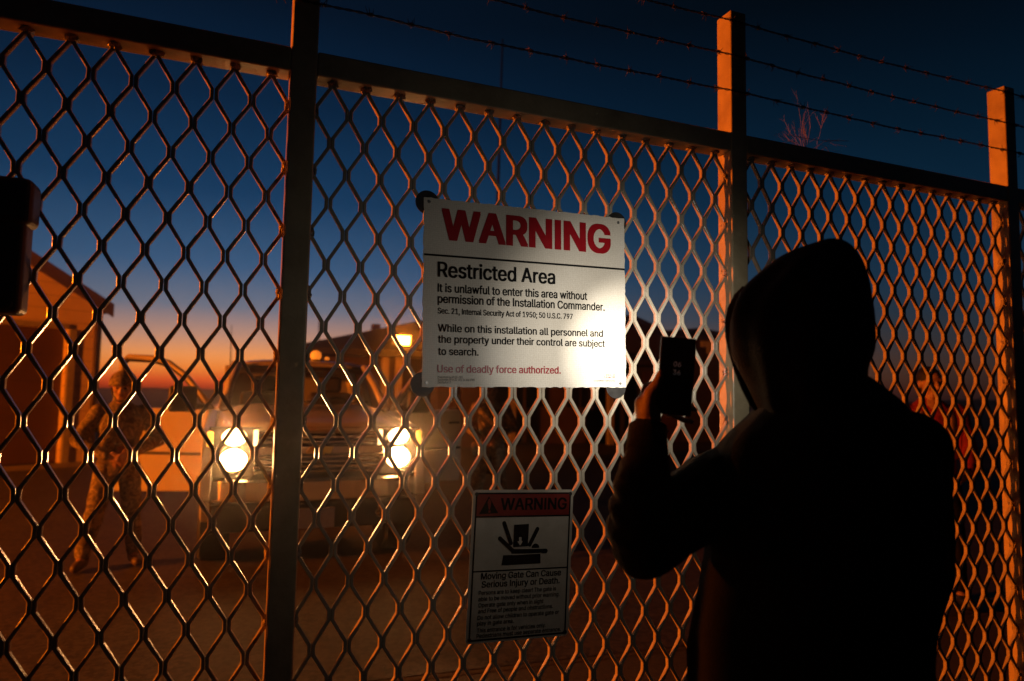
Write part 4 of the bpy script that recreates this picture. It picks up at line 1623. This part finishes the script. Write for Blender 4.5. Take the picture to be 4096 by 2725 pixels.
figure((p.x, p.y), (-0.35, -1), 0.93, 'soldier in camouflage seen between the two warning signs, beside the truck',
       stand(0.10, ell=(0.31, 0.03, 1.16), elr=(-0.31, 0.03, 1.16), wrl=(0.12, 0.22, 1.08), wrr=(-0.14, 0.20, 1.02), fgl=(0.0, 0.26, 1.08), fgr=(-0.02, 0.24, 1.02)),
       'camo', 'camo', 'leather', None, look=(0.1, 1, -0.1), headgear='cap',
       gear=[((0, 0.06, 1.28), (0.18, 0.09, 0.19)), ((-0.21, 0.0, 0.86), (0.05, 0.08, 0.10))])
p = at_d(2138, 880, 6.1)
vr, VW, vs_ = figure((p.x, p.y), (-0.55, -0.8), 0.985, 'person in a red shirt with pale bands standing at the right end behind the gate',
                     stand(0.06, ell=(0.24, 0.05, 1.14), elr=(-0.25, 0.05, 1.14), wrl=(0.17, 0.22, 1.00), wrr=(-0.16, 0.22, 0.98), fgl=(0.08, 0.28, 1.0), fgr=(-0.06, 0.28, 0.98)),
                     'vest_red', 'denim', 'black_plastic', None, look=(0.25, 1, -0.05))


def vest_band(ts, zs, lift):
    mb = MB()
    rows_ = []
    for z in zs:
        a, b_ = torso_ab(z)
        rows_.append([VW(((a + lift) * math.cos(t_), (b_ + lift) * math.sin(t_), z)) for t_ in ts])
    mb.loft(rows_, cap=False, closed=False)
    ob_ = mb.build('pale_band', M['vest_band'], vr, smooth=True)
    md_ = ob_.modifiers.new('thick', 'SOLIDIFY'); md_.thickness = 0.004


vest_band(np.linspace(0, 2 * math.pi, 40), (1.085, 1.10, 1.13, 1.15), 0.020)
for t0 in (math.radians(56), math.radians(124)):
    vest_band(np.linspace(t0 - 0.16, t0 + 0.16, 4), (1.16, 1.22, 1.30, 1.38, 1.44), 0.020)

# ------------------------------------------------------------------ hooded person in front of the gate
HD, TD = 1.56, 1.60
view = Vector((math.sin(math.radians(45)), math.cos(math.radians(45)), 0))
front = Vector((0.22, 0.97, 0)).normalized()


def ring_at(y, Lx, Rx, dist, depth, n=28, back=0.0):
    a, b_ = at_d(Lx, y, dist), at_d(Rx, y, dist)
    c = (a + b_) / 2
    ex = (b_ - a); ex.z = 0
    hw = ex.length / 2
    ex.normalize()
    ey = Vector((0, 0, 1)).cross(ex)
    return c, ex, ey, hw, [c + ey * back + ex * (hw * math.cos(t_)) + ey * (depth * math.sin(t_)) for t_ in [2 * math.pi * j / n for j in range(n)]]


hood_rows = [(561, 1905, 1938), (566, 1880, 1950), (572, 1862, 1960), (579, 1828, 1968), (594, 1790, 1980), (612, 1764, 1990), (630, 1743, 1999), (655, 1716, 2004),
             (680, 1695, 2008), (705, 1681, 2011), (735, 1675, 2014), (765, 1677, 2016), (795, 1684, 2017), (815, 1690, 2013), (832, 1695, 2005), (850, 1703, 2000),
             (875, 1714, 2003), (905, 1726, 2010), (930, 1738, 2015), (948, 1750, 2010)]
torso_rows = [(862, 1860, 1995), (880, 1800, 2025), (900, 1770, 2055), (925, 1750, 2082), (950, 1728, 2100), (975, 1703, 2117), (1000, 1678, 2134), (1025, 1655, 2150), (1060, 1640, 2166),
              (1120, 1630, 2178), (1200, 1626, 2186), (1300, 1622, 2184), (1360, 1614, 2172), (1420, 1604, 2160), (1480, 1598, 2154), (1568, 1594, 2152),
              (1660, 1592, 2152), (1700, 1596, 2148)]

pers_x, pers_y = at_d(1890, 1300, TD).x, at_d(1890, 1300, TD).y
left = Vector((0, 0, 1)).cross(front)
# --- hand and phone frame
PC = at_d(1556, 866, 1.50)
pa = math.radians(24)
pn = -Vector((math.sin(pa), math.cos(pa), 0))                # screen side, towards the viewer
pr = Vector((math.cos(pa), -math.sin(pa), 0))                # to the right on the screen
tilt = math.radians(4.5)
pu = (Vector((0, 0, 1)) * math.cos(tilt) + pr * math.sin(tilt)).normalized()
pr = (pr - pu * pr.dot(pu)).normalized()


def H(r, u, n):
    return PC + pr * (r / 1000) + pu * (u / 1000) + pn * (n / 1000)


WR = H(-50, -112, -8)
SHL = at_d(1690, 1092, 1.60)
ELB = at_d(1480, 1258, 1.40)
body = MB()
hc = at_d(1855, 780, HD + 0.01)
look = Vector((-0.25, 0.95, -0.02))
P, R3 = head(body, hc, look, 1.0)
nb = at_d(1900, 985, TD)
body.capsule(hc - Vector((0, 0, 0.07)) - look * 0.02, nb, 0.058, 0.07)
cx_ = Vector((pers_x, pers_y, 0))
body.chain([nb - Vector((0, 0, 0.05)), cx_ + Vector((0, 0, 1.2)), cx_ + Vector((0, 0, 0.92))], [0.12, 0.14, 0.14])
body.chain([SHL, ELB, WR], [0.055, 0.045, 0.029])
SHR = at_d(2085, 1040, 1.66)
ELR = SHR + front * 0.10 - left * 0.10 + Vector((0, 0, -0.28))
WRR = ELR + front * 0.22 + left * 0.14 + Vector((0, 0, -0.06))
body.chain([SHR, ELR, WRR], [0.055, 0.045, 0.029])
hand(body, WRR, front + left * 0.8, Vector((0, 0, -1)) + left * 0.3, Vector((0, 0, 1)), 1.0, 0.45)
for sg in (-1, 1):
    hip = cx_ + left * (sg * 0.10) + Vector((0, 0, 0.90))
    kn = cx_ + left * (sg * 0.125) + front * 0.03 + Vector((0, 0, 0.49))
    an_ = cx_ + left * (sg * 0.14) + Vector((0, 0, 0.085))
    body.chain([hip, kn, an_], [0.09, 0.06, 0.043])
    body.capsule(an_, an_ + front * 0.15 - Vector((0, 0, 0.04)), 0.042, 0.036)
# holding hand: metacarpals, thumb along the near edge, fingers wrapped behind the phone
for (a0, a1, r0, r1) in (((-50, -108, -8), (-62, -66, -8), 24, 21), ((-46, -108, -10), (-52, -52, -14), 22, 19), ((-44, -104, -8), (-46, -84, -4), 24, 22),
                         ((-60, -70, -10), (-56, -30, -20), 17, 12), ((-54, -60, -16), (-52, -48, -22), 17, 13)):
    body.capsule(H(*a0), H(*a1), r0 / 1000, r1 / 1000)
body.chain([H(-56, -82, 2), H(-54, -42, 9), H(-41, -20, 12), H(-36, 1, 12)], [0.0185, 0.0135, 0.0115, 0.0085])
for pth, r in (([(-56, -26, -20), (-38, -20, -30), (-8, -18, -24), (16, -20, -16)], 9.5), ([(-56, -46, -22), (-34, -48, -33), (6, -58, -25), (34, -66, -16), (47, -68, -3)], 9.5),
               ([(-54, -64, -22), (-30, -72, -33), (6, -84, -24), (28, -92, -14), (41, -94, -3)], 9.0), ([(-50, -84, -20), (-30, -98, -28), (-14, -112, -20), (-8, -118, -10)], 8.0)):
    n_ = len(pth)
    body.chain([H(*q_) for q_ in pth], [r / 1000 * (1 - 0.07 * k) for k in range(n_)], 10)
root = body.organic('person', M['skin'], None, 0.0042, 4)
tag(root, 'person in a black hooded sweatshirt seen from behind, holding up a phone', 'person')
face_parts(P, R3, 1.0, root)
# nails
nl = MB()
for c_, nrm_ in (((-35.5, 3, 20.2), (0, 0)),):
    nl.ball(H(*c_), (0.0055, 0.0022, 0.0075), 10, 8)
nl.build('thumb_nail', mat('nail', (0.50, 0.27, 0.21), 0.35), root, smooth=True)

jk = MB()
jk.loft([ring_at(y, a, b_, TD, min(0.165, 0.10 + 0.00035 * (b_ - a)) if y > 900 else 0.10, back=0.0)[4] for y, a, b_ in torso_rows])
fore_dir = (WR - ELB).normalized()
CUFF = ELB + fore_dir * ((WR - ELB).length - 0.012)
jk.chain([at_d(1720, 1100, 1.60), at_d(1640, 1130, 1.555), at_d(1560, 1195, 1.48), ELB], [0.088, 0.086, 0.078, 0.064])
jk.chain([ELB, ELB.lerp(CUFF, 0.3), ELB.lerp(CUFF, 0.65), CUFF], [0.064, 0.060, 0.047, 0.0365])
jk.chain([SHR, ELR, WRR], [0.09, 0.072, 0.042])
# folds hanging at the open left edge
jk.chain([at_d(1632, 1322, 1.57), at_d(1618, 1400, 1.56), at_d(1602, 1490, 1.56), at_d(1600, 1640, 1.56)], [0.014, 0.018, 0.018, 0.016])
jk.chain([at_d(1664, 1330, 1.53), at_d(1672, 1420, 1.51), at_d(1668, 1510, 1.50), at_d(1660, 1640, 1.50)], [0.016, 0.022, 0.022, 0.02])
# gathered folds in the sleeve
for k in range(6):
    u_ = 0.10 + 0.12 * k
    c_ = ELB.lerp(CUFF, u_)
    r_ = np.interp(u_, [0, .3, .65, 1], [0.064, 0.060, 0.047, 0.0365])
    sd = fore_dir.cross(view).normalized()
    arcp = [c_ + (sd * math.cos(t_) + view * math.sin(t_)) * r_ + fore_dir * (0.022 * math.sin(t_ * 1.3 + k) + 0.02 * math.cos(t_)) for t_ in np.linspace(-2.4 + 0.4 * (k % 2), 0.6 + 0.3 * (k % 3), 12)]
    jk.tube(arcp, [0.002] + [0.011] * 10 + [0.002], 6)


def cloth(p):
    v = 0.007 * noise.noise(Vector((p.x * 9, p.y * 9, p.z * 4.5))) + 0.0028 * noise.noise(Vector((p.x * 24, p.y * 24, p.z * 13 + 4)))
    d_ = 0.004 * max(0, noise.noise(Vector((p.x * 6 + p.z * 9, p.y * 6 - p.z * 5, p.z * 3)))) 
    return v + d_


jk.organic('sweatshirt', M['hood'], root, 0.0065, 7, cloth)
cf = MB()
cf.tube([CUFF - fore_dir * 0.045, CUFF - fore_dir * 0.02, CUFF + fore_dir * 0.012], [0.041, 0.0385, 0.0365], 24, cap=False)
ob = cf.build('cuff', M['hood'], root, smooth=True)
md = ob.modifiers.new('thick', 'SOLIDIFY'); md.thickness = 0.004; md.offset = 1
# hood: a shell open towards the face
hm = MB()
n_ = 44
hr = []
for y, a, b_ in hood_rows:
    w_ = (b_ - a) * PX * HD / FPX / 2
    c_, ex, ey, hw, pts = ring_at(y, a, b_, HD, min(0.150, w_ * 0.98), n_)
    def fold(j_, y_=y):
        a_ = 2 * math.pi * j_ / n_
        win = max(0.0, math.sin((a_ - math.radians(186)) / math.radians(110) * math.pi)) if math.radians(186) < a_ < math.radians(296) else 0.0
        return win * (0.0075 * math.sin(a_ * 9 + (y_ - 700) * 0.016) + 0.005 * math.sin(a_ * 4 - (y_ - 700) * 0.03)) * min(1, max(0, (y_ - 590) / 60))
    pts = [p_ + (p_ - c_).normalized() * fold(j_) for j_, p_ in enumerate(pts)]
    hr.append([p_ + Vector((0, 0, 0.010 * noise.noise(p_ * 9))) + ex * (0.009 * noise.noise(p_ * 11 + Vector((5, 0, 0)))) for p_ in pts])
keep = []
hm.loft(hr, cap=False)
hm.f.append(tuple(range(n_))[::-1]); hm.m.append(0)
fs = []
for fi, fc in enumerate(hm.f):
    if len(fc) == 4:
        k, j = fc[0] // n_, fc[0] % n_
        ang = 360 * (j + 0.5) / n_
        y = (hood_rows[k][0] + hood_rows[k + 1][0]) / 2
        half = 46 * max(0.0, 1 - ((y - 800) / 128) ** 2) ** 0.5 if abs(y - 800) < 128 else 0
        if half and abs(ang - 128) < half:
            continue
    fs.append(fc)
hm.f = fs
hm.m = [0] * len(fs)
ob = hm.build('hood', M['hood'], root, smooth=True)
md = ob.modifiers.new('sub', 'SUBSURF'); md.levels = 1; md.render_levels = 2
md = ob.modifiers.new('thick', 'SOLIDIFY'); md.thickness = 0.010; md.offset = -1
# rolled seam round the hood opening
rim = MB()
rp = [at_d(x, y, HD - 0.005) for x, y in ((1712, 660), (1697, 682), (1682, 712), (1676, 742), (1678, 775), (1685, 810), (1697, 850), (1714, 893), (1733, 930), (1744, 946))]
rim.tube(rp, [0.003] + [0.0075] * 8 + [0.004], 8)
ob = rim.build('hood_seam', M['hood'], root, smooth=True)
# trousers and shoes
tr = MB()
for sg in (-1, 1):
    hip = cx_ + left * (sg * 0.10) + Vector((0, 0, 0.88))
    kn = cx_ + left * (sg * 0.125) + front * 0.03 + Vector((0, 0, 0.49))
    an_ = cx_ + left * (sg * 0.14) + Vector((0, 0, 0.12))
    tr.chain([hip, kn, an_], [0.118, 0.085, 0.072])
tr.organic('trousers', M['denim'], root, 0.011, 5, lambda p: 0.005 * noise.noise(p * 16))
for sg in (-1, 1):
    an_ = cx_ + left * (sg * 0.14) + Vector((0, 0, 0.085))
    sh = MB()
    sh.capsule(an_ + Vector((0, 0, 0.01)), an_ - Vector((0, 0, 0.03)) - front * 0.02, 0.052, 0.052)
    sh.capsule(an_ - Vector((0, 0, 0.03)), an_ + front * 0.16 - Vector((0, 0, 0.04)), 0.052, 0.043)
    sh.organic('shoe', M['black_plastic'], root, 0.008, 3)

# --- phone
ph = empty('smartphone', tuple(PC))
tag(ph, 'smartphone with a dim clock screen and its flash lit, held by the hooded person', 'phone')
Rp = Matrix((pr, pn, pu)).transposed()
b = MB(); b.box(H(0, 0, 0), (0.0755, 0.0092, 0.166), Rp)
b.build('case', M['phone'], ph, bevel=0.0036, seg=4)
b = MB(); b.box(H(0.0, 0, 4.7), (0.0705, 0.0006, 0.160), Rp)
sc_ = b.build('screen', M['screen'], ph)
t = MB()
for txt, u_ in (('06', 20.0), ('36', 2.5)):
    vs, fs = glyph_mesh(txt, 0)
    x0, x1 = vs[:, 0].min(), vs[:, 0].max()
    k_ = 10.5 / CAPH
    t.add([H((p_[0] - (x0 + x1) / 2) * k_ * 0.92, u_ + p_[1] * k_, 5.15) for p_ in vs], fs)
t.build('clock_digits', M['screen_text'], sc_, recalc=False)
b = MB()
b.tube([H(22, 66, -4.2), H(22, 66, -6.2)], 0.0085, 16)
b.tube([H(22, 44, -4.2), H(22, 44, -6.2)], 0.0085, 16)
b.build('camera_lens', M['glass'], ph)
b = MB(); b.tube([H(4, 66, -4.2), H(4, 66, -5.4)], 0.0035, 12)
b.build('flash', M['led'], ph)
for pw_, ang_, tgt in ((62, 38, (1.09, 0, 1.64)), (21, 74, (1.03, 0, 1.65)), (2.9, 132, (0.72, 0, 1.58))):      # hot core and wide skirt of the flash
    o = lamp('phone_flash', 'SPOT', H(4, 66, -7.5), (1.0, 0.95, 0.86), pw_, 0.004, ph)
    o.data.spot_size = math.radians(ang_)
    o.data.spot_blend = 1.0
    aim(o, Vector(tgt) - o.location)
#--AIR--
# ------------------------------------------------------------------ added volume, imitates lens bloom round the lamps as haze
hz = MB(); hz.span((-45, -8, -1), (60, 60, 15))
ho = hz.build('bloom_haze', None)
hm_ = bpy.data.materials.new('bloom_air')
hm_.use_nodes = True
_t = hm_.node_tree
_t.nodes.clear()
_o = _t.nodes.new('ShaderNodeOutputMaterial')
_v = _t.nodes.new('ShaderNodeVolumePrincipled')
_v.inputs['Color'].default_value = (0.95, 0.93, 0.9, 1)
_v.inputs['Density'].default_value = 0.0055
_v.inputs['Anisotropy'].default_value = 0.97
_t.links.new(_v.outputs[0], _o.inputs['Volume'])
ho.data.materials.clear()
ho.data.materials.append(hm_)
tag(ho, kind='stuff')
